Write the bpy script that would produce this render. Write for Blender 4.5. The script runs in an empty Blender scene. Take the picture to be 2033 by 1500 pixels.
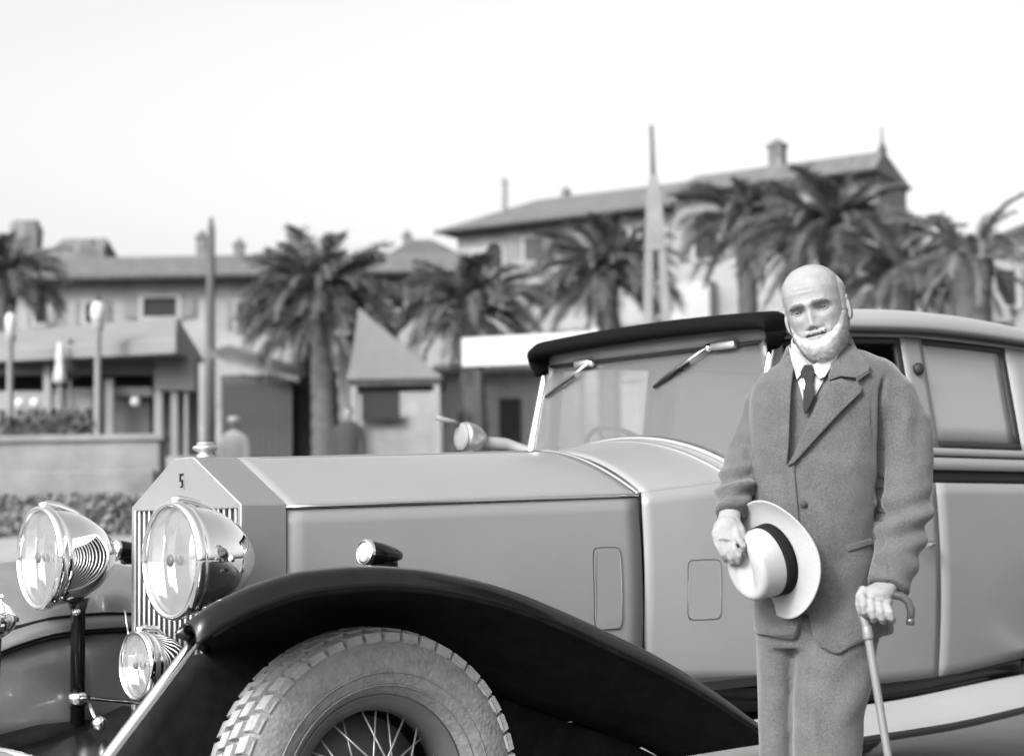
import bpy, bmesh, math, random
from math import radians as R, sin, cos, pi, sqrt, exp, atan2
from mathutils import Vector as V, Matrix, noise
from mathutils.bvhtree import BVHTree
random.seed(7)
S = bpy.context.scene
C = S.collection

# ------------------------------------------------------------------ camera
F, PITCH, ROLL, CH = 3299.3, R(4.805), R(.868), 1.1456
cam = bpy.data.cameras.new('camera')
cam.sensor_width = 36; cam.sensor_fit = 'HORIZONTAL'
cam.lens = F / 2033 * 36
cam.clip_start = .05; cam.clip_end = 4000
cam.dof.use_dof = True; cam.dof.focus_distance = 4.65; cam.dof.aperture_fstop = 2.6
co = bpy.data.objects.new('camera', cam); C.objects.link(co)
# camera looks along +Y, pitched up; the frame is rolled a little clockwise
rot = Matrix.Rotation(pi/2 + PITCH, 4, 'X') @ Matrix.Rotation(-ROLL, 4, 'Z')
co.matrix_world = Matrix.Translation((0, 0, CH)) @ rot
S.camera = co

# ------------------------------------------------------------------ sky, sun, exposure
SUN_DIR = V((-.50, -.68, .54)).normalized()       # towards the sun
W = bpy.data.worlds.new('World'); S.world = W; W.use_nodes = True
nt = W.node_tree; nt.nodes.clear()
sky = nt.nodes.new('ShaderNodeTexSky'); sky.sky_type = 'NISHITA'; sky.sun_disc = False
sky.sun_elevation = math.asin(SUN_DIR.z); sky.sun_rotation = atan2(SUN_DIR.x, SUN_DIR.y)
sky.dust_density = 8.0; sky.air_density = 1.0
bw = nt.nodes.new('ShaderNodeRGBToBW')            # black-and-white film
bg = nt.nodes.new('ShaderNodeBackground'); bg.inputs['Strength'].default_value = .135
wo = nt.nodes.new('ShaderNodeOutputWorld')
nt.links.new(sky.outputs[0], bw.inputs[0]); nt.links.new(bw.outputs[0], bg.inputs[0]); nt.links.new(bg.outputs[0], wo.inputs[0])
sl = bpy.data.lights.new('sun', 'SUN'); sl.energy = 1.0; sl.angle = R(10); sl.color = (1, 1, 1)
so = bpy.data.objects.new('sun', sl); C.objects.link(so); so.location = (0, 0, 30)
so.rotation_euler = SUN_DIR.to_track_quat('Z', 'Y').to_euler()
S.view_settings.view_transform = 'Standard'; S.view_settings.look = 'None'
S.view_settings.exposure = 1.95; S.view_settings.gamma = 1.0; S.view_settings.use_curve_mapping = False

# ------------------------------------------------------------------ materials (all neutral: monochrome photograph)
def mat(name, g, rough=.6, metal=0., spec=.5, coat=0., ns=0., na=0., bump=0., bs=40., g2=None, stretch=None, sheen=0., ctr=.5):
    m = bpy.data.materials.new(name); m.use_nodes = True
    t = m.node_tree; b = t.nodes['Principled BSDF']
    b.inputs['Base Color'].default_value = (g, g, g, 1)
    b.inputs['Roughness'].default_value = rough; b.inputs['Metallic'].default_value = metal
    b.inputs['Specular IOR Level'].default_value = spec
    b.inputs['Coat Weight'].default_value = coat; b.inputs['Coat Roughness'].default_value = .06
    if sheen: b.inputs['Sheen Weight'].default_value = sheen
    tc = t.nodes.new('ShaderNodeTexCoord'); src = tc.outputs['Object']
    if stretch:
        mp = t.nodes.new('ShaderNodeMapping'); mp.inputs['Scale'].default_value = stretch
        t.links.new(src, mp.inputs[0]); src = mp.outputs[0]
    if na:
        n = t.nodes.new('ShaderNodeTexNoise'); n.inputs['Scale'].default_value = ns; n.inputs['Detail'].default_value = 7; n.inputs['Roughness'].default_value = .65
        t.links.new(src, n.inputs['Vector'])
        mr = t.nodes.new('ShaderNodeMapRange'); mr.inputs['From Min'].default_value = ctr-.25; mr.inputs['From Max'].default_value = ctr+.25
        lo, hi = (g*(1-na), g*(1+na)) if g2 is None else (g, g2)
        mr.inputs['To Min'].default_value = lo; mr.inputs['To Max'].default_value = hi
        t.links.new(n.outputs['Fac'], mr.inputs['Value'])
        t.links.new(mr.outputs[0], b.inputs['Base Color'])
    if bump:
        n2 = t.nodes.new('ShaderNodeTexNoise'); n2.inputs['Scale'].default_value = bs; n2.inputs['Detail'].default_value = 5
        t.links.new(src, n2.inputs['Vector'])
        bp = t.nodes.new('ShaderNodeBump'); bp.inputs['Strength'].default_value = bump; bp.inputs['Distance'].default_value = .01
        t.links.new(n2.outputs['Fac'], bp.inputs['Height']); t.links.new(bp.outputs[0], b.inputs['Normal'])
    return m

def tweed(name, g):
    m = mat(name, g, .95, spec=.15, sheen=.15)
    t = m.node_tree; b = t.nodes['Principled BSDF']
    tc = t.nodes.new('ShaderNodeTexCoord')
    a = t.nodes.new('ShaderNodeTexNoise'); a.inputs['Scale'].default_value = 260; a.inputs['Detail'].default_value = 1
    c = t.nodes.new('ShaderNodeTexNoise'); c.inputs['Scale'].default_value = 22; c.inputs['Detail'].default_value = 6
    for n in (a, c): t.links.new(tc.outputs['Object'], n.inputs['Vector'])
    ad = t.nodes.new('ShaderNodeMath'); ad.operation = 'MULTIPLY_ADD'; ad.inputs[1].default_value = .55; 
    t.links.new(c.outputs['Fac'], ad.inputs[0]); t.links.new(a.outputs['Fac'], ad.inputs[2])
    mr = t.nodes.new('ShaderNodeMapRange'); mr.inputs['From Min'].default_value = .5; mr.inputs['From Max'].default_value = 1.05
    mr.inputs['To Min'].default_value = g*.7; mr.inputs['To Max'].default_value = g*1.3
    t.links.new(ad.outputs[0], mr.inputs['Value']); t.links.new(mr.outputs[0], b.inputs['Base Color'])
    bp = t.nodes.new('ShaderNodeBump'); bp.inputs['Strength'].default_value = .4; bp.inputs['Distance'].default_value = .004
    t.links.new(ad.outputs[0], bp.inputs['Height']); t.links.new(bp.outputs[0], b.inputs['Normal'])
    return m

def glassm(name, dust, g=.75, tint=.9):
    m = bpy.data.materials.new(name); m.use_nodes = True
    t = m.node_tree; t.nodes.clear()
    o = t.nodes.new('ShaderNodeOutputMaterial')
    tr = t.nodes.new('ShaderNodeBsdfTransparent'); tr.inputs[0].default_value = (tint,)*3+(1,)
    gl = t.nodes.new('ShaderNodeBsdfGlossy'); gl.inputs['Roughness'].default_value = .02
    fr = t.nodes.new('ShaderNodeFresnel'); fr.inputs[0].default_value = 1.55
    m1 = t.nodes.new('ShaderNodeMixShader'); t.links.new(fr.outputs[0], m1.inputs[0]); t.links.new(tr.outputs[0], m1.inputs[1]); t.links.new(gl.outputs[0], m1.inputs[2])
    df = t.nodes.new('ShaderNodeBsdfDiffuse'); df.inputs[0].default_value = (g, g, g, 1)
    tl = t.nodes.new('ShaderNodeBsdfTranslucent'); tl.inputs[0].default_value = (g, g, g, 1)
    m0 = t.nodes.new('ShaderNodeMixShader'); m0.inputs[0].default_value = .5
    t.links.new(df.outputs[0], m0.inputs[1]); t.links.new(tl.outputs[0], m0.inputs[2])
    tc = t.nodes.new('ShaderNodeTexCoord'); n = t.nodes.new('ShaderNodeTexNoise'); n.inputs['Scale'].default_value = 2.2; n.inputs['Detail'].default_value = 6
    t.links.new(tc.outputs['Object'], n.inputs['Vector'])
    mr = t.nodes.new('ShaderNodeMapRange'); mr.inputs['From Min'].default_value = .3; mr.inputs['From Max'].default_value = .7
    mr.inputs['To Min'].default_value = dust*.99; mr.inputs['To Max'].default_value = min(1, dust*1.01)
    t.links.new(n.outputs['Fac'], mr.inputs['Value'])
    m2 = t.nodes.new('ShaderNodeMixShader'); t.links.new(mr.outputs[0], m2.inputs[0]); t.links.new(m1.outputs[0], m2.inputs[1]); t.links.new(m0.outputs[0], m2.inputs[2])
    t.links.new(m2.outputs[0], o.inputs[0])
    return m

M = dict(
 paint=mat('pale_enamel', 0.142, .35, coat=.1, ns=3, na=.05, spec=.3),
 black=mat('black_enamel', .006, .14, coat=.05, spec=.28, ns=9, na=.5),
 under=mat('underside_black', .007, .8, spec=.1, ns=14, na=.7),
 rubberb=mat('black_rubber', .012, .6, spec=.3),
 leather=mat('black_leathercloth', .003, .8, spec=.05, bump=.2, bs=160),
 nickel=mat('nickel', .62, .16, 1, ns=5, na=.05),
 brushed=mat('satin_nickel', 0.4, .48, 1, ns=9, na=.04),
 chrome=mat('chrome', .82, .05, 1),
 mirror=mat('reflector', .86, .06, 1),
 gap=mat('panel_gap', .015, .9, spec=.1),
 tyre=mat('dusty_tyre', 0.125, .9, spec=.2, ns=34, na=.32, bump=.45, bs=90),
 tread=mat('dusty_tread', 0.19, .9, spec=.2, ns=30, na=.25, bump=.3, bs=90),
 rim=mat('rim_paint', 0.055, .5, ns=9, na=.3),
 spoke=mat('spoke_metal', 0.3, .4, .6),
 hub=mat('hub_dark', .05, .6, ns=8, na=.3),
 roofp=mat('roof_paint', 0.165, .45, coat=.1, ns=6, na=.05),
 board=mat('running_board_aluminium', 0.24, .5, .1, ns=4, na=.06),
 interior=mat('dark_interior', .02, .8, spec=.1),
 seat=mat('seat_leather', .12, .6),
 glass_w=glassm('dusty_windscreen', .52, .23),
 glass_s=glassm('dusty_side_glass', .66, .46),
 glass_l=glassm('lamp_glass', .10, .8, .98),
 tweed=tweed('tweed_jacket', 0.051), tweed2=tweed('tweed_trousers', 0.057),
 button_notch=mat('button_and_notch_shade', .035, .9, spec=.1),
 shirt=mat('white_cotton', 0.22, .9, spec=.1, bump=.15, bs=200),
 tie=mat('dark_silk', .01, .75, spec=.2, bump=.1, bs=300), tied=mat('pale_silk_spot', .5, .5),
 skin=mat('skin', 0.155, .8, spec=.12, ns=34, na=.17, bump=.2, bs=150),
 beard=mat('white_hair', 0.222, .8, spec=.2, ns=180, na=.18),
 brow=mat('grey_hair', 0.12, .8, spec=.2),
 eye=mat('eyeball', 0.04, .15), iris=mat('iris', .008, .2),
 lip=mat('mouth_line', .03, .7, spec=.2),
 straw=mat('panama_straw', 0.215, .75, spec=.2, ns=120, na=.05, bump=.25, bs=420),
 band=mat('hat_ribbon', 0.006, .9, spec=.1, bump=.2, bs=400, stretch=(1, 1, 8)),
 cane=mat('cane_wood', 0.1, .4, ns=30, na=.2, coat=.2, stretch=(1, 1, .1)),
 caneh=mat('cane_horn', .035, .3, coat=.4),
 shoe=mat('shoe_leather', .02, .35),
 ground=mat('dusty_ground', 0.165, .95, spec=.1, ns=.9, na=.22, bump=.5, bs=6),
 stucco=mat('pale_stucco', 0.18, .95, spec=.1, ns=1.1, na=.30, bump=.3, bs=9),
 stucco2=mat('grey_stucco', 0.15, .95, spec=.1, ns=1.0, na=.34, bump=.3, bs=9),
 white=mat('whitewash', 0.2, .9, spec=.1, ns=.7, na=.12),
 canvas=mat('pale_canvas', 0.12, .9, spec=.1, ns=1.5, na=.08),
 tiles=mat('roof_tiles', 0.08, .9, spec=.1, ns=1.6, na=.34, bump=.6, bs=5, stretch=(3, .7, .7)),
 tiles2=mat('roof_tiles_dark', 0.06, .9, spec=.1, ns=1.6, na=.25, bump=.6, bs=5),
 rubble=mat('rubble_stone', 0.09, .95, spec=.1, ns=2.2, na=.5, bump=.8, bs=3),
 dark=mat('dark_opening', .02, .9, spec=.1),
 shade=mat('grey_board', 0.1, .9, spec=.1, ns=1.2, na=.2),
 timber=mat('dark_timber', 0.04, .9, spec=.1, ns=1.6, na=.45, stretch=(4, 4, .4)),
 pole=mat('weathered_pole', 0.06, .9, spec=.1, ns=4, na=.3, stretch=(2, 2, .2)),
 concrete=mat('concrete_pylon', 0.13, .9, spec=.1, ns=2, na=.2),
 stained=mat('stained_limewash', .14, .95, spec=.1, ns=1.3, na=.5, g2=.05, ctr=.60, bump=.3, bs=7),
 hedge=mat('hedge_leaf', 0.045, .9, spec=.1, ns=3, na=.5),
 frond=mat('palm_leaf', 0.062, .85, spec=.1, ns=.8, na=.4), frondp=mat('palm_leaf_pale', 0.08, .8, spec=.2, ns=.8, na=.3),
 trunk=mat('palm_trunk', 0.055, .95, spec=.1, ns=4, na=.45, bump=.8, bs=9),
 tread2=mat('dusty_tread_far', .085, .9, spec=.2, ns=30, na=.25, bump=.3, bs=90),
 tentc=mat('grey_canvas', .085, .9, spec=.1, ns=1.5, na=.15),
 wing_far=mat('far_wing_enamel', 0.09, .3, coat=.3, ns=5, na=.3),  # far wing and its valance, a lighter grey than the near wing
 hedge2=mat('dusty_hedge_leaf', .12, .9, spec=.1, ns=3, na=.5),
 globe=mat('opal_glass', 0.27, .3), postw=mat('pale_post', 0.13, .8, ns=2, na=.15),
 cloth_d=mat('dark_coat', .03, .9, spec=.1), cloth_p=mat('pale_coat', .34, .9, spec=.1), faded=mat('faded_lettering', .30, .9, spec=.1),
)

# ------------------------------------------------------------------ helpers
def link(name, me, m=None, parent=None, smooth=True, loc=None):
    o = bpy.data.objects.new(name, me); C.objects.link(o)
    if m is not None:
        for mm in (m if isinstance(m, (list, tuple)) else [m]): me.materials.append(mm)
    if parent: o.parent = parent
    if loc is not None: o.location = loc
    if smooth: 
        for p in me.polygons: p.use_smooth = True
    return o
def tag(o, label=None, cat=None, group=None, kind=None):
    if label: o['label'] = label
    if cat: o['category'] = cat
    if group: o['group'] = group
    if kind: o['kind'] = kind
    return o
def empty(name, loc, rz=0, label=None, cat=None, group=None):
    o = bpy.data.objects.new(name, None); C.objects.link(o); o.location = loc; o.rotation_euler.z = rz
    o.empty_display_size = .2
    return tag(o, label, cat, group)
class G:
    """collects vertices and faces"""
    def __init__(s): s.v = []; s.f = []
    def add(s, vs, fs):
        b = len(s.v); s.v += [tuple(p) for p in vs]; s.f += [tuple(i+b for i in f) for f in fs]; return s
    def box(s, c, d, mtx=None):
        x, y, z = d[0]/2, d[1]/2, d[2]/2
        vs = [V((a*x, b*y, e*z)) for a in (-1, 1) for b in (-1, 1) for e in (-1, 1)]
        if mtx: vs = [mtx @ p for p in vs]
        vs = [p+V(c) for p in vs]
        return s.add(vs, [(0, 1, 3, 2), (4, 6, 7, 5), (0, 4, 5, 1), (2, 3, 7, 6), (0, 2, 6, 4), (1, 5, 7, 3)])
    def hexa(s, p):   # 8 points: bottom 4 ccw, top 4 ccw
        return s.add(p, [(3, 2, 1, 0), (4, 5, 6, 7), (0, 1, 5, 4), (1, 2, 6, 5), (2, 3, 7, 6), (3, 0, 4, 7)])
    def loft(s, rings, caps=True, closed=True):
        n = len(rings[0]); vs = [p for r in rings for p in r]; fs = []
        for i in range(len(rings)-1):
            for j in range(n if closed else n-1):
                k = (j+1) % n
                fs.append((i*n+j, i*n+k, (i+1)*n+k, (i+1)*n+j))
        if caps and closed:
            fs.append(tuple(range(n))[::-1]); fs.append(tuple((len(rings)-1)*n+j for j in range(n)))
        return s.add(vs, fs)
    def tube(s, path, r, n=10, caps=True, sq=None):
        path = [V(p) for p in path]; m = len(path); rings = []
        rr = r if hasattr(r, '__len__') else [r]*m
        up = None
        for i, p in enumerate(path):
            t = (path[min(i+1, m-1)]-path[max(i-1, 0)]).normalized()
            if up is None:
                up = V((0, 0, 1)) if abs(t.z) < .9 else V((0, 1, 0))
            a = (up - t*up.dot(t)).normalized(); b = t.cross(a); up = a
            k = sq or (1, 1)
            rings.append([p + a*(cos(2*pi*j/n)*rr[i]*k[0]) + b*(sin(2*pi*j/n)*rr[i]*k[1]) for j in range(n)])
        return s.loft(rings, caps)
    def lathe(s, prof, o=(0, 0, 0), ax=(0, 0, 1), n=32, caps=True):
        ax = V(ax).normalized(); a = ax.orthogonal().normalized(); b = ax.cross(a); o = V(o)
        return s.loft([[o+ax*h+(a*cos(2*pi*j/n)+b*sin(2*pi*j/n))*max(r, 1e-4) for j in range(n)] for r, h in prof], caps)
    def ell(s, c, r, n=16, m=10, mtx=None):
        rings = []
        for i in range(m+1):
            th = pi*i/m; st = max(sin(th), 1e-3)
            ring = [V((r[0]*st*cos(2*pi*j/n), r[1]*st*sin(2*pi*j/n), -r[2]*cos(th))) for j in range(n)]
            if mtx: ring = [mtx @ p for p in ring]
            rings.append([p+V(c) for p in ring])
        return s.loft(rings)
    def grid(s, fn, nu, nv):
        vs = [fn(i/nu, j/nv) for i in range(nu+1) for j in range(nv+1)]
        fs = [(i*(nv+1)+j, (i+1)*(nv+1)+j, (i+1)*(nv+1)+j+1, i*(nv+1)+j+1) for i in range(nu) for j in range(nv)]
        return s.add(vs, fs)
    def mesh(s, name='mesh', fix=True, weld=False):
        me = bpy.data.meshes.new(name); me.from_pydata(s.v, [], s.f)
        if fix:
            bm = bmesh.new(); bm.from_mesh(me)
            if weld: bmesh.ops.remove_doubles(bm, verts=bm.verts, dist=1e-5)
            bmesh.ops.recalc_face_normals(bm, faces=bm.faces); bm.to_mesh(me); bm.free()
        me.update(); return me
    def obj(s, name, m, parent=None, smooth=True, thick=None, bevel=None, sub=None, loc=None, fix=True, auto=None, weld=False):
        o = link(name, s.mesh(name, fix, weld), m, parent, smooth, loc)
        if thick:
            d = o.modifiers.new('t', 'SOLIDIFY'); d.thickness = thick; d.offset = 0
        if bevel:
            d = o.modifiers.new('b', 'BEVEL'); d.width = bevel; d.segments = 2; d.limit_method = 'ANGLE'
        if sub:
            d = o.modifiers.new('s', 'SUBSURF'); d.levels = sub; d.render_levels = sub
        if auto is not None: o.data.set_sharp_from_angle(angle=R(auto))
        return o
def interp(x, xs, ys):
    """smooth (monotone-ish cubic) interpolation"""
    if x <= xs[0]: return ys[0]
    if x >= xs[-1]: return ys[-1]
    i = max(k for k in range(len(xs)-1) if xs[k] <= x)
    h = xs[i+1]-xs[i]; t = (x-xs[i])/h
    def sl(k):
        if k == 0 or k == len(xs)-1: 
            k0 = max(k-1, 0); return (ys[min(k+1, len(xs)-1)]-ys[k0])/(xs[min(k+1, len(xs)-1)]-xs[k0])
        a = (ys[k]-ys[k-1])/(xs[k]-xs[k-1]); b = (ys[k+1]-ys[k])/(xs[k+1]-xs[k])
        return 0 if a*b <= 0 else 2*a*b/(a+b)
    m0, m1 = sl(i)*h, sl(i+1)*h
    return (2*t**3-3*t*t+1)*ys[i]+(t**3-2*t*t+t)*m0+(-2*t**3+3*t*t)*ys[i+1]+(t**3-t*t)*m1
def lin(a, b, t): return a+(b-a)*t
def sm(a, b, x):
    t = min(1, max(0, (x-a)/(b-a))); return t*t*(3-2*t)
def ga(x, s): return exp(-(x/s)**2)
def remesh(g, vox, it=6, fac=.5):
    o = link('tmp', g.mesh('tmp'))
    r = o.modifiers.new('r', 'REMESH'); r.mode = 'VOXEL'; r.voxel_size = vox
    if it:
        s_ = o.modifiers.new('s', 'SMOOTH'); s_.factor = fac; s_.iterations = it
    dg = bpy.context.evaluated_depsgraph_get(); dg.update()
    me = bpy.data.meshes.new_from_object(o.evaluated_get(dg))
    old = o.data; bpy.data.objects.remove(o); bpy.data.meshes.remove(old)
    me.materials.clear()
    return me
def at(px, py, Y):
    """the world point at ground distance Y seen at a pixel of the 2033 x 1500 photograph (used for the far setting)"""
    a, b = px-1016.5, 750-py
    x, y = a*cos(ROLL)+b*sin(ROLL), -a*sin(ROLL)+b*cos(ROLL)
    y /= F; x /= F
    d = V((x, cos(PITCH)-y*sin(PITCH), sin(PITCH)+y*cos(PITCH)))
    return V((0, 0, CH)) + d*(Y/d.y)
def nz(p, s, seed=0): return noise.noise(V((p[0]*s+seed*13.1, p[1]*s-seed*7.7, p[2]*s+seed*3.3)))

# ------------------------------------------------------------------ ground
def gz(x, y):
    w = 1.02*sm(8.6, 17, y + .15*x) + .33*sm(17.5, 24, y)
    return w + .9*sm(46, 70, y)
xs = sorted({round(v, 2) for v in [i*1.0-30 for i in range(61)] + [-1500, -600, -250, -120, -70, -45, 45, 70, 120, 250, 600, 1500]})
ys = [-1500, -400, -120, -40, -15, -5, 0, 2, 4, 6, 7, 8] + [8.5+i*.6 for i in range(30)] + [27, 30, 35, 40, 46, 50, 55, 60, 66, 72, 90, 140, 300, 800, 2500]
g = G(); g.add([(x, y, gz(max(-30, min(30, x)), y) + (.012*nz((x, y, 0), .8) if abs(x) < 31 and -6 < y < 60 else 0)) for x in xs for y in ys],
      [(i*len(ys)+j, (i+1)*len(ys)+j, (i+1)*len(ys)+j+1, i*len(ys)+j+1) for i in range(len(xs)-1) for j in range(len(ys)-1)])
tag(g.obj('ground', M['ground'], smooth=True), kind='structure')
# ================================================================== the setting behind the car
def slab(g, px0, py0, px1, py1, Y, depth, Y1=None):
    """a box whose front face fills the picture rectangle at distance Y (left end) .. Y1 (right end)"""
    Y1 = Y if Y1 is None else Y1
    a, b, c, d = at(px0, py1, Y), at(px1, py1, Y1), at(px1, py0, Y1), at(px0, py0, Y)
    k = V((0, depth, 0))
    z0 = min(a.z, b.z) if abs(a.z-b.z) < .25*abs(d.z-a.z) else None
    return g.hexa([a, b, b+k, a+k, d, c, c+k, d+k])
def to_ground(p, dz=-.15): return V((p.x, p.y, gz(p.x, p.y)+dz))

# low dark hedge and the limewashed parapet on the rise
def leafy(g, n, fn, size):
    for _ in range(n):
        p = V(fn()); d = V((random.uniform(-1, 1), random.uniform(-1, 1), random.uniform(-.6, 1))).normalized()
        e = d.orthogonal().normalized(); f = d.cross(e); s = size*random.uniform(.6, 1.4)
        g.add([p-e*s, p+f*s*.5, p+e*s, p-f*s*.5], [(0, 1, 2, 3)])
def hedge(px0, px1, pyt, Y, base, dep, label, size=.05, n=2600, m='hedge'):
    a, b = at(px0, pyt, Y), at(px1, pyt, Y); zb = base
    t = empty('clipped_hedge', ((a.x+b.x)/2, Y+dep/2, zb), 0, label, 'hedge')
    loc = V(t.location)
    g = G(); L = b.x-a.x; zt0 = (a.z+b.z)/2-zb; zt = zt0
    def core(u, v):
        q = v*4; x = lin(-L/2, L/2, u); k = .06*nz((x+9, q, 1), 2.2); zt = zt0*(.86+.34*nz((x, 1, 4), .9)+.2*nz((x, 3, 4), 3))
        if q < 1.4: y, z = -dep/2, zt*q/1.4
        elif q < 2.6: y, z = lin(-dep/2, dep/2, (q-1.4)/1.2), zt
        else: y, z = dep/2, zt*(1-(q-2.6)/1.4)
        return (x, y*(.93)+k, max(-.1, z*.95+k))
    g.grid(core, 60, 12)
    leafy(g, n, lambda: random.choice([(random.uniform(-L/2, L/2), -dep/2+random.uniform(-.05, .05), random.uniform(0, zt)), (random.uniform(-L/2, L/2), random.uniform(-dep/2, dep/2), zt*random.uniform(.6, 1.08))]), size)
    g.obj('foliage', M[m], t, False, fix=False)['kind'] = 'stuff'
    g2 = G()
    for k in range(max(3, int(L*1.5))): g2.tube([(lin(-L/2+.1, L/2-.1, (k+.5)/max(3, int(L*1.5))), 0, -.15), (lin(-L/2+.1, L/2-.1, (k+.5)/max(3, int(L*1.5)))+.05, 0, zt*.6)], [.03, .015], 5)
    g2.obj('stems', M['trunk'], t)
    return t
hedge(-240, 268, 990, 17.6, 1.0, .5, 'low dark clipped hedge at the top of the rise behind the headlamps', .045, 3600, 'hedge2')
g = G(); a0 = at(-500, 875, 21.5); a1 = at(318, 881, 21.5)
pw = empty('parapet_wall', ((a0.x+a1.x)/2, 21.5, 1.2), 0, 'long pale limewashed parapet wall with dark stains, behind the low hedge', 'wall')
def rel(o, p): return V(p)-V(o.location)
zt = (a0.z+a1.z)/2
G().box((0, .2, (zt-1.2)/2-.05), (a1.x-a0.x, .4, zt-1.2+.1)).obj('wall_body', M['stained'], pw, False, bevel=.03)
G().box((0, .16, .33), (a1.x-a0.x-.1, .56, .62)).obj('plinth', M['stained'], pw, False, bevel=.03)
G().box((0, .2, zt-1.2+.03), (a1.x-a0.x+.1, .5, .09)).obj('coping', M['stained'], pw, False, bevel=.02)

# ---- kiosk on the left
kx = at(170, 800, 27.5)
kio = empty('kiosk', (kx.x, 27.5, gz(kx.x, 27.5)), 0, 'long open-fronted kiosk with a pale awning and dark serving hatches', 'kiosk')
def kpart(nm, m, rects, depth, parent=kio, smooth=False, dy=0.):
    g = G()
    for (x0, y0, x1, y1, Y) in rects:
        slab(g, x0, y0, x1, y1, Y, depth)
    g.v = [tuple(V(p)-V(kio.location)) for p in g.v]
    return g.obj(nm, m, parent, smooth)
# awning: sloped canvas, deeper at the right-hand end
g = G()
p = [at(-330, 735, 28.2), at(350, 702, 26.6), at(350, 702, 26.6)+V((0, 2.6, .1)), at(-330, 735, 28.2)+V((0, 2.6, .1)),
     at(-330, 712, 28.2), at(350, 672, 26.6), at(352, 628, 28.6), at(-330, 686, 30.2)]
g.hexa(p); g.v = [tuple(V(q)-V(kio.location)) for q in g.v]; g.obj('awning', M['canvas'], kio, False, bevel=.03)
kpart('fascia', M['shade'], [(-300, 716, 388, 744, 27.9)], .12)
kpart('opening', M['dark'], [(2, 744, 80, 774, 28.6)], .1); kpart('opening', M['dark'], [(131, 738, 184, 768, 28.6)], .1)
kpart('opening', M['dark'], [(198, 732, 226, 752, 28.6)], .1); kpart('opening', M['dark'], [(226, 732, 299, 767, 28.55)], .1); kpart('opening', M['dark'], [(-200, 746, -30, 776, 28.6)], .1)
kpart('back_wall', M['shade'], [(-320, 690, 388, 900, 28.9)], .3)
kpart('counter', M['stucco'], [(-320, 776, 100, 905, 28.0)], .25); kpart('counter', M['stucco2'], [(104, 770, 184, 905, 28.0)], .25); kpart('counter', M['stucco'], [(222, 768, 300, 786, 27.9)], .4)
kpart('glazed_case', M['shade'], [(226, 786, 296, 870, 28.2)], .1); kpart('glazed_case', M['timber'], [(288, 782, 306, 880, 28.25)], .1)
for x0, x1, y0 in ((306, 322, 712), (339, 352, 770), (208, 224, 752), (86, 100, 720), (366, 372, 770), (-120, -104, 722)):
    kpart('post', M['postw'], [(x0, y0, x1, 905, 27.6)], .12)
kpart('side_panel', M['timber'], [(322, 776, 339, 905, 28.3), (352, 776, 392, 905, 28.4)], .1)
sb = kpart('sign_board', M['shade'], [(311, 706, 386, 774, 27.5)], .06)
for dx, dy in ((40, 800), (70, 800), (269, 797)):
    q = at(dx, dy, 27.8)
    G().lathe([(.085, 0), (.085, .03), (.06, .05), (0, .055)], tuple(V(q)-V(kio.location)), (0, -1, 0), 18).obj('round_plate', M['globe'], kio)
hedge(-210, 182, 829, 26.3, gz(-8, 26.3), .5, 'dark shaggy hedge growing in front of the kiosk counter', .06, 3000)
# ---- lamp posts
def lamp(px, pyt, Y, label, r):
    p = at(px, pyt, Y); b = to_ground(p, 0)
    t = empty('street_lamp', b, 0, label, 'street lamp', 'street lamps by the kiosk')
    h = p.z-b.z
    G().lathe([(.13, -.1), (.13, .25), (.08, .34), (.065, .8), (.05, h-.32), (.09, h-.26), (.09, h-.2), (0, h-.2)], n=16).obj('post', M['postw'], t)
    G().lathe([(.05, h-.22), (r*.8, h-.15), (r, h-.03), (r*.9, h+.09), (r*.45, h+.16), (0, h+.17)], n=20).obj('globe', M['globe'], t)
    G().lathe([(r*.5, h+.155), (r*.35, h+.20), (.03, h+.24), (0, h+.30)], n=14).obj('cap', M['timber'], t)
lamp(195, 618, 26.4, 'taller pale lamp post with an opal globe, standing before the kiosk hatches', .125)
lamp(21, 640, 26.4, 'lamp post with an opal globe beside the dark palm at the left edge', .09)
# folded parasols
def parasol(px, pyt, pyb, Y, m, label, w):
    p = at(px, pyt, Y); q = at(px, pyb, Y); b = to_ground(p, 0)
    t = empty('parasol', b, 0, label, 'parasol')
    h = p.z-b.z; l = q.z-b.z
    G().lathe([(.02, 0), (.02, h)], n=8).obj('pole', M['postw'], t)
    prof = [(.0, h), (w*.35, h-.1), (w*.6, lin(l, h, .62)), (w*.55, lin(l, h, .5)), (w*.85, lin(l, h, .2)), (w, l+.04), (w*.5, l)]
    g = G(); g.loft([[V((r*(1+.18*cos(6*2*pi*j/36))*cos(2*pi*j/36), r*(1+.18*cos(6*2*pi*j/36))*sin(2*pi*j/36), z)) for j in range(36)] for r, z in prof])
    g.obj('canopy', m, t)
parasol(119, 672, 762, 26.9, M['globe'], 'folded white parasol standing in front of the kiosk awning', .10)
parasol(140, 668, 752, 27.2, M['timber'], 'folded dark parasol next to the white one', .13)

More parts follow.
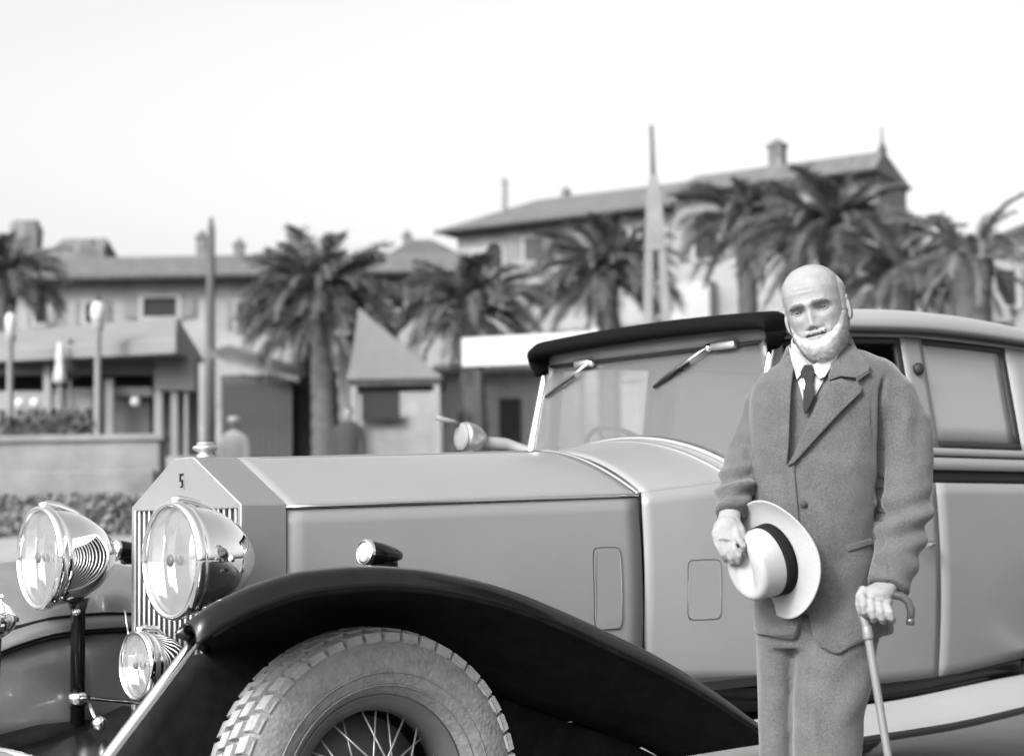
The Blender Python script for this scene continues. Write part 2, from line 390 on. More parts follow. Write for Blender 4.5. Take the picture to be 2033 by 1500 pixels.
# ---- poles
p = at(417, 432, 41); b = to_ground(p)
t = empty('utility_pole', b, 0, 'tall dark wooden pole left of the first palm, thin and tapered', 'pole')
h = p.z-b.z
G().tube([(0, 0, 0), (0, 0, h*.5), (.03, 0, h-.35), (.03, 0, h)], [.16, .125, .095, .05], 10).obj('shaft', M['pole'], t)
G().box((.0, -.1, h*.42), (.07, .03, h*.30)).obj('pale_batten', M['postw'], t, False)
p = at(1295, 249, 34); b = to_ground(p)
t = empty('pylon', b, 0, 'pale concrete pylon on two legs with a thin mast on top', 'pylon')
h = p.z-b.z; h1 = at(1300, 352, 34).z-b.z; h2 = at(1300, 440, 34).z-b.z; hs = at(1300, 500, 34).z-b.z
g = G(); g.tube([(0, 0, h1-.4), (-.02, 0, h)], [.060, .045], 10); g.obj('mast', M['pole'], t)
g = G(); ring = lambda w, d, z, x=0.: [(x-w, -d, z), (x+w, -d, z), (x+w, d, z), (x-w, d, z)]
g.loft([ring(.075, .08, h1+.05), ring(.15, .14, h1-.36), ring(.18, .18, h2), ring(.21, .18, hs)])
g.obj('head', M['concrete'], t, False, bevel=.02)
for s in (-1, 1):
    g = G(); g.loft([ring(.13, .17, 0, s*.34), ring(.075, .17, hs+.002, s*.13)]); g.obj('leg', M['concrete'], t, False, bevel=.015)
for k in range(7):
    z = hs*(k+.6)/7.5; w = lin(.34, .13, z/hs)
    G().box((0, 0, z), (2*w-.12, .12, .10)).obj('rung', M['concrete'], t, False)

# ---- houses
def house(label, cat, org, rz): return empty('house', org, rz, label, cat)
def window(par, m, x, z, w, h, y, sill=True, arch_=False):
    fr = G(); d = .10
    if arch_:
        pts = [(x-w/2, z-h/2), (x+w/2, z-h/2)]+[(x+w/2*cos(pi*i/10), z+h/2-w/2+w/2*sin(pi*i/10)) for i in range(11)]
        o1 = [(x+(px-x)*1.22, z+(pz-z)*1.10) for px, pz in pts]
        fr.loft([[(a, y-.02, b) for a, b in pts], [(a, y-.07, b) for a, b in pts], [(a, y-.07, b) for a, b in o1], [(a, y+.02, b) for a, b in o1]], caps=False)
        f = fr.obj('window', M['white'], par, False)
        g = G(); g.loft([[(a, y-.015, b) for a, b in pts], [(a, y+.01, b) for a, b in pts]]); g.obj('pane', m, f, False)
    else:
        for c, dd in (((x-w/2-.06, y-.03, z), (.12, .1, h+.24)), ((x+w/2+.06, y-.03, z), (.12, .1, h+.24)), ((x, y-.03, z+h/2+.06), (w, .1, .12)), ((x, y-.05, z-h/2-.06), (w, .14, .12))):
            fr.box(c, dd)
        f = fr.obj('window', M['stucco'], par, False)
        G().box((x, y+.0, z), (w, .03, h)).obj('pane', m, f, False)
        if sill:
            for sx in (-1, 1): G().box((x+sx*(w/2+.12+w*.22), y-.05, z), (w*.42, .05, h+.05)).obj('shutter', M['shade'], f, False)
    return f
def chimney(par, x, y, z0, z1, w=.35, m='rubble'):
    g = G(); g.box((x, y, (z0+z1)/2), (w, w*.9, z1-z0)); g.box((x, y, z1+.04), (w*1.25, w*1.15, .09)); c = g.obj('chimney', M[m], par, False)
    G().box((x, y, z1+.17), (w*.6, w*.5, .16)).obj('pot', M[m], c, False, bevel=.04)

# long low house
Y = 48
L0, L1 = at(-330, 556, Y), at(925, 545, Y); zE = at(300, 552, Y).z; zG = gz(0, Y)-.2
hs_ = house('long low house with a pale tiled roof behind the kiosk and the first palm', 'house', ((L0.x+L1.x)/2, Y, zG), 0)
HL = (L1.x-L0.x)/2; zE -= zG; zR = at(500, 506, Y+4).z-zG
G().box((0, 3.2, zE/2), (2*HL-.4, 6.0, zE)).obj('wall', M['stucco2'], hs_, False)
g = G(); g.hexa([(-HL, -.42, zE-.06), (HL, -.42, zE-.06), (HL, 8.2, zE-.06), (-HL, 8.2, zE-.06), (-HL, -.42, zE+.05), (HL, -.42, zE+.05), (HL, 4.0, zR), (-HL, 4.0, zR)])
g.add([(-HL, 4, zR), (HL, 4, zR), (HL, 8.2, zE), (-HL, 8.2, zE)], [(0, 1, 2, 3)])
rf_ = g.obj('roof', M['tiles'], hs_, False)
g = G()
G().tube([(-HL+.1, -.46, zE-.04), (HL-.1, -.46, zE-.04)], .075, 8).obj('gutter', M['timber'], rf_)
def HX(px, Yq=Y): return at(px, 560, Yq).x-hs_.location.x
def HZ(py, px=400, Yq=Y): return at(px, py, Yq).z-zG
for px, pt, w in ((401, 474, .32), (475, 489, .3), (583, 468, .36), (648, 478, .3)): chimney(rf_, HX(px, Y+3.6), 3.6, zR-.5, HZ(pt, px, Y+3.6), w)
for x0, y0, x1, y1 in ((282, 590, 349, 628), (168, 600, 196, 640), (70, 585, 92, 640), (470, 600, 500, 650), (778, 566, 800, 612), (700, 575, 722, 615), (-90, 600, -60, 640)):
    window(hs_, M['dark'], (HX(x0)+HX(x1))/2, (HZ(y0, x0)+HZ(y1, x0))/2, HX(x1)-HX(x0), HZ(y0, x0)-HZ(y1, x0), .2)
# ruined block and hipped roof on the left skyline
Y = 56
q0, q1 = at(18, 700, Y), at(78, 700, Y); zg = gz(0, Y)
tw = house('rough stone stump of a tower rising above the roofs at the left edge', 'tower', ((q0.x+q1.x)/2, Y, zg), 0)
zt = at(45, 442, Y).z-zg; g = G()
def rr(z, k, j): return [(k*.80*(1+.25*nz((i, z, j), 1.3))*cos(2*pi*i/9), k*.55*sin(2*pi*i/9), z+.12*nz((i, z, 3), 2)) for i in range(9)]
g.loft([rr(0, 1.5, 0), rr(zt*.72, 1.25, 1), rr(zt*.82, 1.1, 2), rr(zt*.9, .75, 3), rr(zt*.97, .72, 4), rr(zt, .65, 5)]); g.obj('masonry', M['rubble'], tw, False)
for sx in (-.2, .25): G().box((sx, 0, zt-.05), (.34, .3, .22)).obj('merlon', M['rubble'], tw, False)
Y = 52
q0, q1 = at(28, 556, Y), at(214, 545, Y); zg = gz(0, Y)
hh = house('small house with a worn hipped roof next to the tower stump', 'house', ((q0.x+q1.x)/2, Y, zg), 0)
hw_ = (q1.x-q0.x)/2; ze = at(120, 552, Y).z-zg; zr = at(140, 472, Y+2).z-zg
G().box((0, 2.2, ze/2), (2*hw_-.3, 4.2, ze)).obj('wall', M['stucco'], hh, False)
g = G(); g.add([(-hw_, -.2, ze), (hw_, -.2, ze), (hw_, 4.6, ze), (-hw_, 4.6, ze), (-hw_*.35, 2.2, zr), (hw_*.62, 2.2, zr)], [(0, 1, 5, 4), (1, 2, 5), (2, 3, 4, 5), (3, 0, 4), (3, 2, 1, 0)])
r_ = g.obj('roof', M['tiles'], hh, False)
xq = at(185, 500, Y+.8).x-hh.location.x
G().box((xq, 1.2, at(185, 505, Y).z-zg), (.85, 1.2, .9)).obj('dormer', M['rubble'], r_, False, bevel=.08)
G().box((xq-.3, 1.2, at(185, 480, Y).z-zg), (.5, .6, .5)).obj('chimney', M['rubble'], r_, False, bevel=.08)
# hip-roofed house behind the second palm
Y = 57
q0, q1 = at(752, 520, Y), at(930, 520, Y); zg = gz(0, Y)
hh = house('house with a humped hip roof between the first palm and the villa', 'house', ((q0.x+q1.x)/2, Y, zg), 0)
hw_ = (q1.x-q0.x)/2; ze = at(840, 513, Y).z-zg; zr = at(840, 474, Y+2).z-zg
G().box((0, 2.4, ze/2), (2*hw_-.3, 4.2, ze)).obj('wall', M['stucco'], hh, False)
g = G(); g.add([(-hw_, 0, ze), (hw_, 0, ze), (hw_, 4.6, ze), (-hw_, 4.6, ze), (-hw_*.35, 2.2, zr), (hw_*.12, 2.2, zr)], [(0, 1, 5, 4), (1, 2, 5), (2, 3, 4, 5), (3, 0, 4), (3, 2, 1, 0)])
r_ = g.obj('roof', M['tiles2'], hh, False)
chimney(r_, -hw_*.45, 2.2, zr-.6, zr+.1, .3)

# ---- the villa on the right: front runs from A (left, far) to B (right, nearer)
VA = V((-1.95, 58, 0)); ang = atan2(-.497, .868); zg = gz(5, 54)-.2
vl_ = empty('villa', (VA.x, VA.y, zg), ang, 'large pale villa with an arched window and long tiled roof stepping up to the right', 'house')
def vz(z): return z-zg
e1, r1, e2, r2, SX = vz(11.15), vz(12.9), vz(11.50), vz(12.45), 8.4
G().box((SX/2+.0, 4.2, e1/2), (SX, 8.0, e1)).obj('wall', M['stucco'], vl_, False)
G().box((SX+6.9/2+.003, 1.5, e2/2), (6.9, 3.0, e2)).obj('wall', M['stucco2'], vl_, False)
g = G(); g.add([(-.5, -.45, e1), (SX+.1, -.45, e1), (SX+.1, 8.6, e1), (-.5, 8.6, e1), (1.1, 4.1, r1), (SX+.1, 4.1, r1),
                (-.5, -.45, e1+.1), (SX+.1, -.45, e1+.1), (SX+.1, 8.6, e1+.1), (-.5, 8.6, e1+.1)],
               [(3, 2, 1, 0), (0, 1, 7, 6), (1, 2, 8, 7), (2, 3, 9, 8), (3, 0, 6, 9), (6, 7, 5, 4), (7, 8, 5), (8, 9, 4, 5), (9, 6, 4)])
r_ = g.obj('roof', M['tiles'], vl_, False)
g = G(); X0_, X1_ = SX+.11, SX+7.0
g.add([(X0_, -.5, e2), (X1_, -.5, e2), (X1_, 3.2, e2), (X0_, 3.2, e2), (X0_+.15, 1.4, r2), (X1_-.3, 1.4, r2+.06), (X0_, -.5, e2+.1), (X1_, -.5, e2+.1), (X1_, 3.2, e2+.1), (X0_, 3.2, e2+.1)],
      [(3, 2, 1, 0), (0, 1, 7, 6), (1, 2, 8, 7), (2, 3, 9, 8), (3, 0, 6, 9), (6, 7, 5, 4), (7, 8, 5), (8, 9, 4, 5), (9, 6, 4)])
r2_ = g.obj('roof', M['tiles'], vl_, False)
G().tube([(-.5, -.5, e1+.02), (SX, -.5, e1+.02)], .07, 8).obj('gutter', M['timber'], r_)
G().tube([(X0_, -.55, e2+.02), (X1_, -.55, e2+.02)], .07, 8).obj('gutter', M['timber'], r2_)
chimney(r_, .55, 2.6, vz(12.0), vz(13.35), .16, 'stucco2'); chimney(r_, 2.3, 4.1, r1-.4, r1+.12, .26)
chimney(r2_, SX+3.15, 1.4, r2-.6, r2+.62, .48)
G().lathe([(.16, 0), (.10, .25), (.05, .35), (.03, .8), (.0, .95)], (X1_-.35, 1.4, r2), n=10).obj('finial', M['tiles2'], r2_)
window(vl_, M['dark'], 1.52, vz(10.25), .66, .95, .2, arch_=True)
lw = window(vl_, M['shade'], 3.55, vz(10.05), 1.6, 1.35, .2)
G().box((3.0, .16, vz(10.35)), (.9, .02, .75)).obj('shutter', M['timber'], lw, False)
G().box((3.95, .15, vz(9.95)), (.5, .02, .8)).obj('curtain', M['white'], lw, False)
bl = G().box((4.2, -.35, vz(9.05)), (3.2, 1.1, .14)).obj('balcony', M['stucco2'], vl_, False)
for k in range(13): G().box((2.7+k*.25, -.85, vz(9.4)), (.05, .05, .6)).obj('baluster', M['stucco'], bl, False)
G().box((4.2, -.85, vz(9.73)), (3.2, .08, .07)).obj('handrail', M['stucco'], bl, False)
for x in (6.3, 8.0-.4, 9.6, 11.4, 13.3): window(vl_, M['dark'], x, vz(10.05), .8, 1.3, .2 if x < SX else -.01)
for x in (1.3, 4.0, 6.8, 9.3, 11.5, 13.6): window(vl_, M['shade'], x, vz(6.6), .9, 1.7, .2 if x < SX else -.01)
for x0, x1 in ((8.6, 9.9),):
    G().box(((x0+x1)/2, -.35, vz(6.3)), (x1-x0, .6, 4.6)).obj('buttress', M['white'], vl_, False)
# house at the right edge
Y = 42; q0, q1 = at(1952, 520, Y), at(2140, 520, Y); zg = gz(10, Y)
hh = house('grey gabled house at the right edge behind the pale spiky palm', 'house', ((q0.x+q1.x)/2, Y, zg), 0)
hw_ = (q1.x-q0.x)/2; ze = at(1955, 478, Y).z-zg; zr = at(2045, 440, Y).z-zg
G().box((0, 3, ze/2), (2*hw_, 5.6, ze)).obj('wall', M['stucco'], hh, False)
g = G(); g.loft([[(-hw_-.25, y, ze-.1), (0, y, zr), (hw_+.25, y, ze-.1), (hw_+.25, y, ze-.22), (0, y, zr-.14), (-hw_-.25, y, ze-.22)] for y in (-.2, 6.2)]); g.obj('roof', M['tiles2'], hh, False)
G().loft([[(-hw_, y, ze-.12), (0, y, zr-.16), (hw_, y, ze-.12)] for y in (.2, .5)]).obj('gable', M['stucco2'], hh, False)
window(hh, M['dark'], -.6, ze-1.2, .5, .9, .2)

# ---- things in the square: tents, shed, banner
def tent(px, pyt, pxl, pxr, pye, pyb, Y, label, m='canvas'):
    a = at(px, pyt, Y); l = at(pxl, pye, Y); r = at(pxr, pye, Y); b = gz(a.x, Y)
    cx = (l.x+r.x)/2; w = (r.x-l.x)/2; t = empty('pavilion', (cx, Y+w, b), 0, label, 'pavilion')
    ze = (l.z+r.z)/2-b; za = a.z-b
    g = G(); rings = []
    for k in range(9):
        q = k/8; s = w*(1-q)**1.06+.02; z = lin(ze, za, q)
        rings.append([(s*cos(pi/4+pi/2*j)*1.414+(a.x-cx)*q**1.02, s*sin(pi/4+pi/2*j)*1.414, z) for j in range(4)])
    g.loft(rings); ro = g.obj('roof', M[m], t, False)
    g = G(); g.box((0, 0, ze-.06), (2*w*.96, 2*w*.96, .12)); g.obj('valance', M['timber'], ro, False)
    for sx in (-1, 1):
        for sy in (-1, 1): G().box((sx*w*.88, sy*w*.88, ze/2-.06), (.12, .12, ze)).obj('post', M['postw'], t, False)
    return t, w, ze
t, w, ze = tent(704, 600, 690, 878, 752, 900, 33, 'pavilion with a tall grey pointed roof and dark eaves, right of the first palm', 'tentc')
G().box((.1, .15, ze*.36), (2*w*.86, 2*w*.7, ze*.72)).obj('back_wall', M['stucco2'], t, False)
G().box((-.3, -w*.74, ze*.80), (w*.8, .1, ze*.22)).obj('hatch', M['dark'], t, False)
t, w, ze = tent(1975, 548, 1952, 2012, 640, 800, 31, 'small white pointed tent at the right edge beyond the roof of the car', 'white')
# white panels of the far arcade
q = [at(668, 672, 37), at(742, 672, 37)]; zg = gz(-4, 37)
wpn = empty('white_hut', ((q[0].x+q[1].x)/2, 37.3, zg), 0, 'narrow whitewashed hut with two tall light bays, right of the first palm trunk', 'hut')
zt = q[0].z-zg; wd = q[1].x-q[0].x
G().box((0, .3, zt/2), (wd, .6, zt)).obj('wall', M['white'], wpn, False)
G().box((.0, -.03, zt*.62), (wd*.14, .08, zt*.7)).obj('batten', M['stucco2'], wpn, False)
G().box((0, .25, zt+.05), (wd*1.1, .9, .1)).obj('roof', M['tiles'], wpn, False)
G().box((.1, -.03, zt*.18), (wd*.5, .08, zt*.36)).obj('door', M['stucco2'], wpn, False)
# dark timber shed
q = [at(436, 742, 36.5), at(578, 742, 36.5)]; zg = gz(-5, 36)
sh = empty('timber_shed', ((q[0].x+q[1].x)/2, 36.5, zg), 0, 'dark boarded shed under a pale sloping lean-to roof, behind the radiator cap', 'shed')
zt = q[0].z-zg; wd = q[1].x-q[0].x; nb = 11
G().box((0, 1.0, zt/2-.1), (wd-.1, 1.6, zt-.2)).obj('wall', M['dark'], sh, False)
bm_ = G().box((0, 0, 0), (wd/nb-.02, .05, zt)).mesh('plank')
for k in range(nb): link('plank', bm_, M['timber'] if k == 0 else None, sh, False, (lin(-wd/2, wd/2, (k+.5)/nb), .14+.02*random.random(), zt/2-.03*random.random()))
g = G(); zl, zr_ = at(440, 700, 36.5).z-zg, at(570, 752, 36.5).z-zg
g.hexa([(-wd/2-.2, -.3, zl-.10), (wd/2+.2, -.3, zr_-.10), (wd/2+.2, 2.2, zr_+.3), (-wd/2-.2, 2.2, zl+.3), (-wd/2-.2, -.3, zl), (wd/2+.2, -.3, zr_), (wd/2+.2, 2.2, zr_+.4), (-wd/2-.2, 2.2, zl+.4)])
g.obj('roof', M['tiles'], sh, False)
# low outbuilding behind the second palm
q = [at(872, 738, 39), at(1100, 728, 39)]; zg = gz(0, 39)
ob = empty('outbuilding', ((q[0].x+q[1].x)/2, 39, zg), 0, 'low grey outbuilding with a dark doorway, under the white signboard', 'outbuilding')
zt = q[0].z-zg; wd = q[1].x-q[0].x
G().box((0, 1.5, zt/2), (wd, 3, zt)).obj('wall', M['stucco2'], ob, False)
G().hexa([(-wd/2-.2, -.3, zt-.05), (wd/2+.2, -.3, zt-.05), (wd/2+.2, 3.2, zt+.4), (-wd/2-.2, 3.2, zt+.4), (-wd/2-.2, -.3, zt+.05), (wd/2+.2, -.3, zt+.05), (wd/2+.2, 3.2, zt+.5), (-wd/2-.2, 3.2, zt+.5)]).obj('roof', M['tiles'], ob, False)
xd = at(1012, 800, 39).x-ob.location.x
dr = G().box((xd, -.02, zt*.40), (.5, .08, zt*.80)).obj('door', M['dark'], ob, False)
G().box((xd-.95, -.02, zt*.55), (.55, .08, zt*.3)).obj('hatch', M['timber'], ob, False)
# banner sign
Y0_, Y1_ = 27.5, 25.5
p = [at(917, 727, Y0_), at(1190, 716, Y1_), at(1190, 656, Y1_), at(917, 671, Y0_)]
bx = (p[0]+p[1])/2; zg = gz(bx.x, bx.y)
sg = empty('banner_sign', (bx.x, bx.y, zg), 0, 'long white signboard with faded marks, raised on posts left of the windscreen', 'sign')
rl = lambda v: tuple(V(v)-V(sg.location))
k = V((.0, .08, 0))
brd = G().hexa([rl(p[0]), rl(p[1]), rl(p[1]+k), rl(p[0]+k), rl(p[3]), rl(p[2]), rl(p[2]+k), rl(p[3]+k)]).obj('board', M['globe'], sg, False)
def onb(px, py):
    u = (px-917)/273; t_, b_ = p[3].lerp(p[2], u), p[0].lerp(p[1], u); pt, pb = lin(671, 656, u), lin(727, 716, u)
    return b_.lerp(t_, (pb-py)/(pb-pt))+V((0, -.012, 0))
for cx_, cy_, w_, h_ in ((985, 689, 10, 4), (1008, 687, 7, 7), (1011, 694, 5, 4), (970, 707, 7, 3), (958, 706, 9, 3), (976, 704, 4, 6), (1006, 704, 14, 3), (1028, 704, 6, 4), (1034, 687, 4, 6), (1056, 684, 8, 4), (1078, 682, 7, 6), (1100, 680, 5, 7)):
    g = G(); a, b, c, d = onb(cx_-w_/2, cy_+h_/2), onb(cx_+w_/2, cy_+h_/2-.4), onb(cx_+w_/2, cy_-h_/2-.4), onb(cx_-w_/2, cy_-h_/2)
    kk = V((0, .01, 0)); g.hexa([rl(a), rl(b), rl(b+kk), rl(a+kk), rl(d), rl(c), rl(c+kk), rl(d+kk)]); g.obj('mark', M['faded'], brd, False)
for u in (.12, .88):
    q = p[0].lerp(p[1], u); G().box((q.x-sg.location.x, q.y-sg.location.y+.14, (q.z-zg)/2+.2), (.09, .09, q.z-zg+.4)).obj('post', M['timber'], sg, False)

# ---- palms
def frond_mesh(L, e0, droop, seed, w=1.):
    rnd = random.Random(seed); g = G(); pts = []; p = V((0, 0, 0)); el = e0; n = 16
    for i in range(n+1):
        pts.append(p.copy()); el2 = el-droop*(i/n)**1.3
        p = p+V((cos(el2), 0, sin(el2)))*(L/n)
    g.tube(pts[:-1:2]+[pts[-1]], [lin(.026, .005, (i/8))*L/2 for i in range(len(pts[:-1:2])+1)], 4)
    m = 42
    for i in range(m):
        t = lin(.12, .99, i/(m-1)); k = min(n-1, int(t*n)); q = pts[k].lerp(pts[k+1], t*n-k); d = (pts[k+1]-pts[k]).normalized(); up = V((-d.z, 0, d.x))
        ll = L*.25*w*(sin(pi*min(1, t*.90+.08))**.6)*rnd.uniform(.7, 1.15)
        for s in (-1, 1):
            o = (d*rnd.uniform(.7, 1.0)+V((0, s*rnd.uniform(.6, .9), 0))+up*rnd.uniform(-.1, .45)).normalized()*ll - V((0, 0, rnd.uniform(.02, .22)*ll))
            wd = d*(.0105*L)
            g.add([q-wd, q+wd, q+o*.6+wd*.5, q+o+V((0, 0, -.10*ll))], [(0, 1, 2, 3)])
    return g.mesh('frond', False)
FR = [frond_mesh(1, R(82), R(30), 1, .85), frond_mesh(1, R(62), R(70), 2), frond_mesh(1, R(42), R(100), 3), frond_mesh(1, R(16), R(95), 4), frond_mesh(1, R(-25), R(50), 5, .8)]
for f in FR: f.materials.append(M['frond'])
FRP = [f.copy() for f in FR]
for f in FRP: f.materials.clear(); f.materials.append(M['frondp'])
def palm(px, py, Y, rpx, n, tr, label, fr=FR, seed=0, flat=1., droopy=True, tpx=None):
    rnd = random.Random(seed+31); c = at(px, py, Y); ppm = F/Y; Lf = rpx/ppm*1.12
    base = to_ground(c, -.1)
    if tpx: base = to_ground(at(tpx, py, Y), -.1)
    t = empty('palm_tree', base, 0, label, 'palm tree', 'palms around the square')
    h = c.z-base.z; dx = c.x-base.x; g = G(); rings = []; N = 16; nr = 26
    for i in range(nr+1):
        q = i/nr; z = q*h; r = tr*(1.15-.25*q + (.25*ga(q-.97, .07)))*(1+.07*(i % 2))
        rings.append([(dx*q*q+r*(1+.06*((j+i) % 2))*cos(2*pi*j/N), r*(1+.06*((j+i) % 2))*sin(2*pi*j/N), z) for j in range(N)])
    g.loft(rings); g.obj('trunk', M['trunk'], t)
    for i in range(n):
        q = (i+.5)/n
        k = 0 if q < .13 else 1 if q < .35 else 2 if q < .58 else 3 if q < .80 else 4
        o = bpy.data.objects.new('frond', fr[k]); C.objects.link(o); o.parent = t
        a = i*2.39996+rnd.uniform(-.3, .3)
        sc0 = .88; sc = Lf*rnd.uniform(.82, 1.12)*(1.0, .95, 1, 1, 1)[k] if k else sc0
        o.location = (dx+.5*tr*cos(a), .5*tr*sin(a), h+rnd.uniform(-.15, .15)*Lf*.5)
        o.rotation_euler = (rnd.uniform(-.25, .25), rnd.uniform(-.14, .14), a); o.scale = (sc, sc, sc)
    return t
palm(8, 555, 35, 130, 60, .24, 'dark palm at the left edge beside the lamp globe', seed=1)
palm(638, 598, 36, 168, 96, .27, 'large dark palm with tall upright fronds, standing right of the wooden pole', seed=2, tpx=646)
palm(596, 648, 38, 118, 46, .22, 'smaller palm half hidden behind the large dark palm', seed=12, tpx=600)
palm(928, 615, 36, 148, 80, .25, 'palm with arching fronds directly behind the white signboard', seed=3, tpx=942)
palm(1205, 548, 38, 160, 90, .24, 'bushy palm crowding against the left side of the pale pylon', seed=4)
palm(1480, 450, 41, 142, 64, .24, 'slim-trunked palm between the pylon and the bald man', seed=5, tpx=1482)
palm(1645, 468, 38, 178, 84, .28, 'tall palm rising directly behind the bald head of the man', seed=6, tpx=1660)
palm(1792, 555, 36, 155, 84, .26, 'low dense palm to the right of the bald head of the man', seed=8)
palm(1925, 515, 29, 165, 30, .34, 'pale blurred palm with spiky upright fronds at the right edge', fr=FRP, seed=9)

# ---- onlookers
def figure(px, pyt, Y, h, coat, label, cap=None, hair='iris'):
    p = at(px, pyt, Y); b = V((p.x, p.y, p.z-h)); k = h/1.72
    t = empty('person', b, 0, label, 'person')
    g = G()
    g.ell((0, 0, 1.60*k), (.078*k, .10*k, .115*k), 14, 10); g.tube([(0, 0, 1.38*k), (0, 0, 1.55*k)], .055*k, 10)
    g.tube([(0, 0, .86*k), (0, 0, 1.15*k), (0, 0, 1.36*k)], [.09*k, .09*k, .08*k], 14)
    for s in (-1, 1):
        g.tube([(s*.1*k, 0, .9*k), (s*.1*k, -.01, .48*k), (s*.1*k, .0, .05*k), (s*.1*k, -.14*k, .04*k)], [.085*k, .06*k, .05*k, .04*k], 10)
        g.tube([(s*.18*k, 0, 1.36*k), (s*.22*k, 0, 1.1*k), (s*.22*k, -.06, .84*k), (s*.22*k, -.08, .76*k)], [.055*k, .045*k, .035*k, .04*k], 10)
    me = remesh(g, .022, 3); link('body', me, M['skin'], t)
    g = G(); ring = lambda w, d, z: [(w*cos(2*pi*j/20), d*sin(2*pi*j/20), z) for j in range(20)]
    g.loft([ring(.22*k, .15*k, .72*k), ring(.20*k, .14*k, 1.0*k), ring(.215*k, .14*k, 1.25*k), ring(.21*k, .12*k, 1.38*k), ring(.12*k, .09*k, 1.45*k), ring(.06*k, .06*k, 1.48*k)])
    for s in (-1, 1): g.tube([(s*.18*k, 0, 1.36*k), (s*.245*k, 0, 1.1*k), (s*.24*k, -.06, .82*k)], [.075*k, .065*k, .05*k], 12)
    link('coat', remesh(g, .02, 4), M[coat], t)
    g = G()
    for s in (-1, 1): g.tube([(s*.09*k, 0, .92*k), (s*.1*k, 0, .48*k), (s*.1*k, 0, .06*k)], [.105*k, .085*k, .075*k], 12)
    g.obj('trousers', M['cloth_d'], t)
    if cap: G().lathe([(.115*k, 1.64*k), (.125*k, 1.68*k), (.10*k, 1.735*k), (.0, 1.745*k)], n=18).obj('cap', M[cap], t)
    else: G().ell((0, .02, 1.63*k), (.086*k, .095*k, .10*k), 14, 10).obj('hair', M[hair], t)
    return t
figure(464, 829, 31, 1.70, 'cloth_p', 'person in a pale coat and white cap, seen beyond the radiator cap', 'globe')
figure(691, 806, 28.5, 1.72, 'cloth_d', 'dark-haired person in a dark coat, standing beyond the middle of the bonnet')
# ================================================================== the car (local axes: x to the rear, y to the far side, z up)
car = empty('vintage_car', (-.8555, 4.9637, 0), R(39.978),
            'large pale 1930s touring car with black wings, tall radiator and big headlamps', 'car')
def A_(u): return interp(u, [-.665, -.545, -.448, -.305, -.155, .002, .165, .336, .515, .704, .840, 1.075, 1.278, 1.358, 1.50],
                         [.910, .962, .996, 1.024, 1.030, 1.020, .993, .950, .888, .814, .758, .640, .522, .476, .458])
VW_U = [1.262, 1.5, 1.8, 2.1, 2.5, 3.2, 4.0, 4.5]; VW_V = [.476, .560, .640, .692, .722, .722, .66, .52]
def vs(u): return interp(u, VW_U, VW_V)
def bot(u): return interp(u, [1.2, 1.55, 2.15, 2.5, 3.0, 3.4, 4.5], [.617, .594, .552, .556, .585, .62, .66])
def belt(u): return interp(u, [1.262, 1.65, 1.85, 2.5, 4.5], [1.222, 1.262, 1.272, 1.25, 1.24])
def bulge(t): return .012*sin(pi*t) - .02*(1-t)**2
def side(u, w, off=0.):                       # outer skin of the body below and above the belt
    b, c = bot(u), belt(u)
    if w <= c: return vs(u) + bulge((w-b)/(c-b)) + off
    return vs(u) - .155*(w-c) + off
def panel(name, u0, u1, w0, w1, m, off=0., s=-1, nu=14, nw=6, thick=.012, parent=None, smooth=True):
    f0 = w0 if callable(w0) else (lambda u: w0); f1 = w1 if callable(w1) else (lambda u: w1)
    def fn(a, b):
        u = lin(u0, u1, a); w = lin(f0(u), f1(u), b)
        return (u, s*(side(u, w, off)-thick/2), w)
    return G().grid(fn, nu, nw).obj(name, m, parent or car, smooth, thick=thick)

# ---- radiator
UR, DS, VS, WP, WT, HT = -.1447, .148, .3255, 1.1952, 1.3361, .0536
g = G()
out = [(-VS, .53), (-VS, WP), (-HT-.012, WT-.004), (-HT, WT), (HT, WT), (HT+.012, WT-.004), (VS, WP), (VS, .53)]
inn = [(-VS+.022, .53), (-VS+.022, WP-.012), (-HT, WP-.012), (-HT+.01, WP-.012), (HT-.01, WP-.012), (HT, WP-.012), (VS-.022, WP-.012), (VS-.022, .53)]
g.loft([[(UR+DS, y, z) for y, z in inn], [(UR+DS, y, z) for y, z in out], [(UR, y, z) for y, z in out], [(UR+.001, y, z) for y, z in inn], [(UR+.03, y, z) for y, z in inn]], caps=False, closed=False)
shell = g.obj('radiator_shell', M['brushed'], car, smooth=False, bevel=.004)
G().box((UR+.085, 0, (WP+.53)/2), (.015, 2*VS-.05, WP-.55)).obj('radiator_core', M['gap'], shell, False)
sl_me = None
for k in range(19):
    y = -VS+.040 + k*(2*VS-.080)/18
    if sl_me is None:
        sl_me = G().loft([[(0, -.0045, z), (.004, -.0058, z), (.020, -.004, z), (.020, .004, z), (.004, .0058, z), (0, .0045, z)] for z in (-.315, .315)]).mesh('slat')
    link('slat', sl_me, M['brushed'] if k == 0 else None, shell, True, (UR+.004, y, .5375+.33))
G().box((UR+.015, 0, .545), (.04, 2*VS-.046, .03)).obj('bottom_rail', M['nickel'], shell, False, bevel=.004)
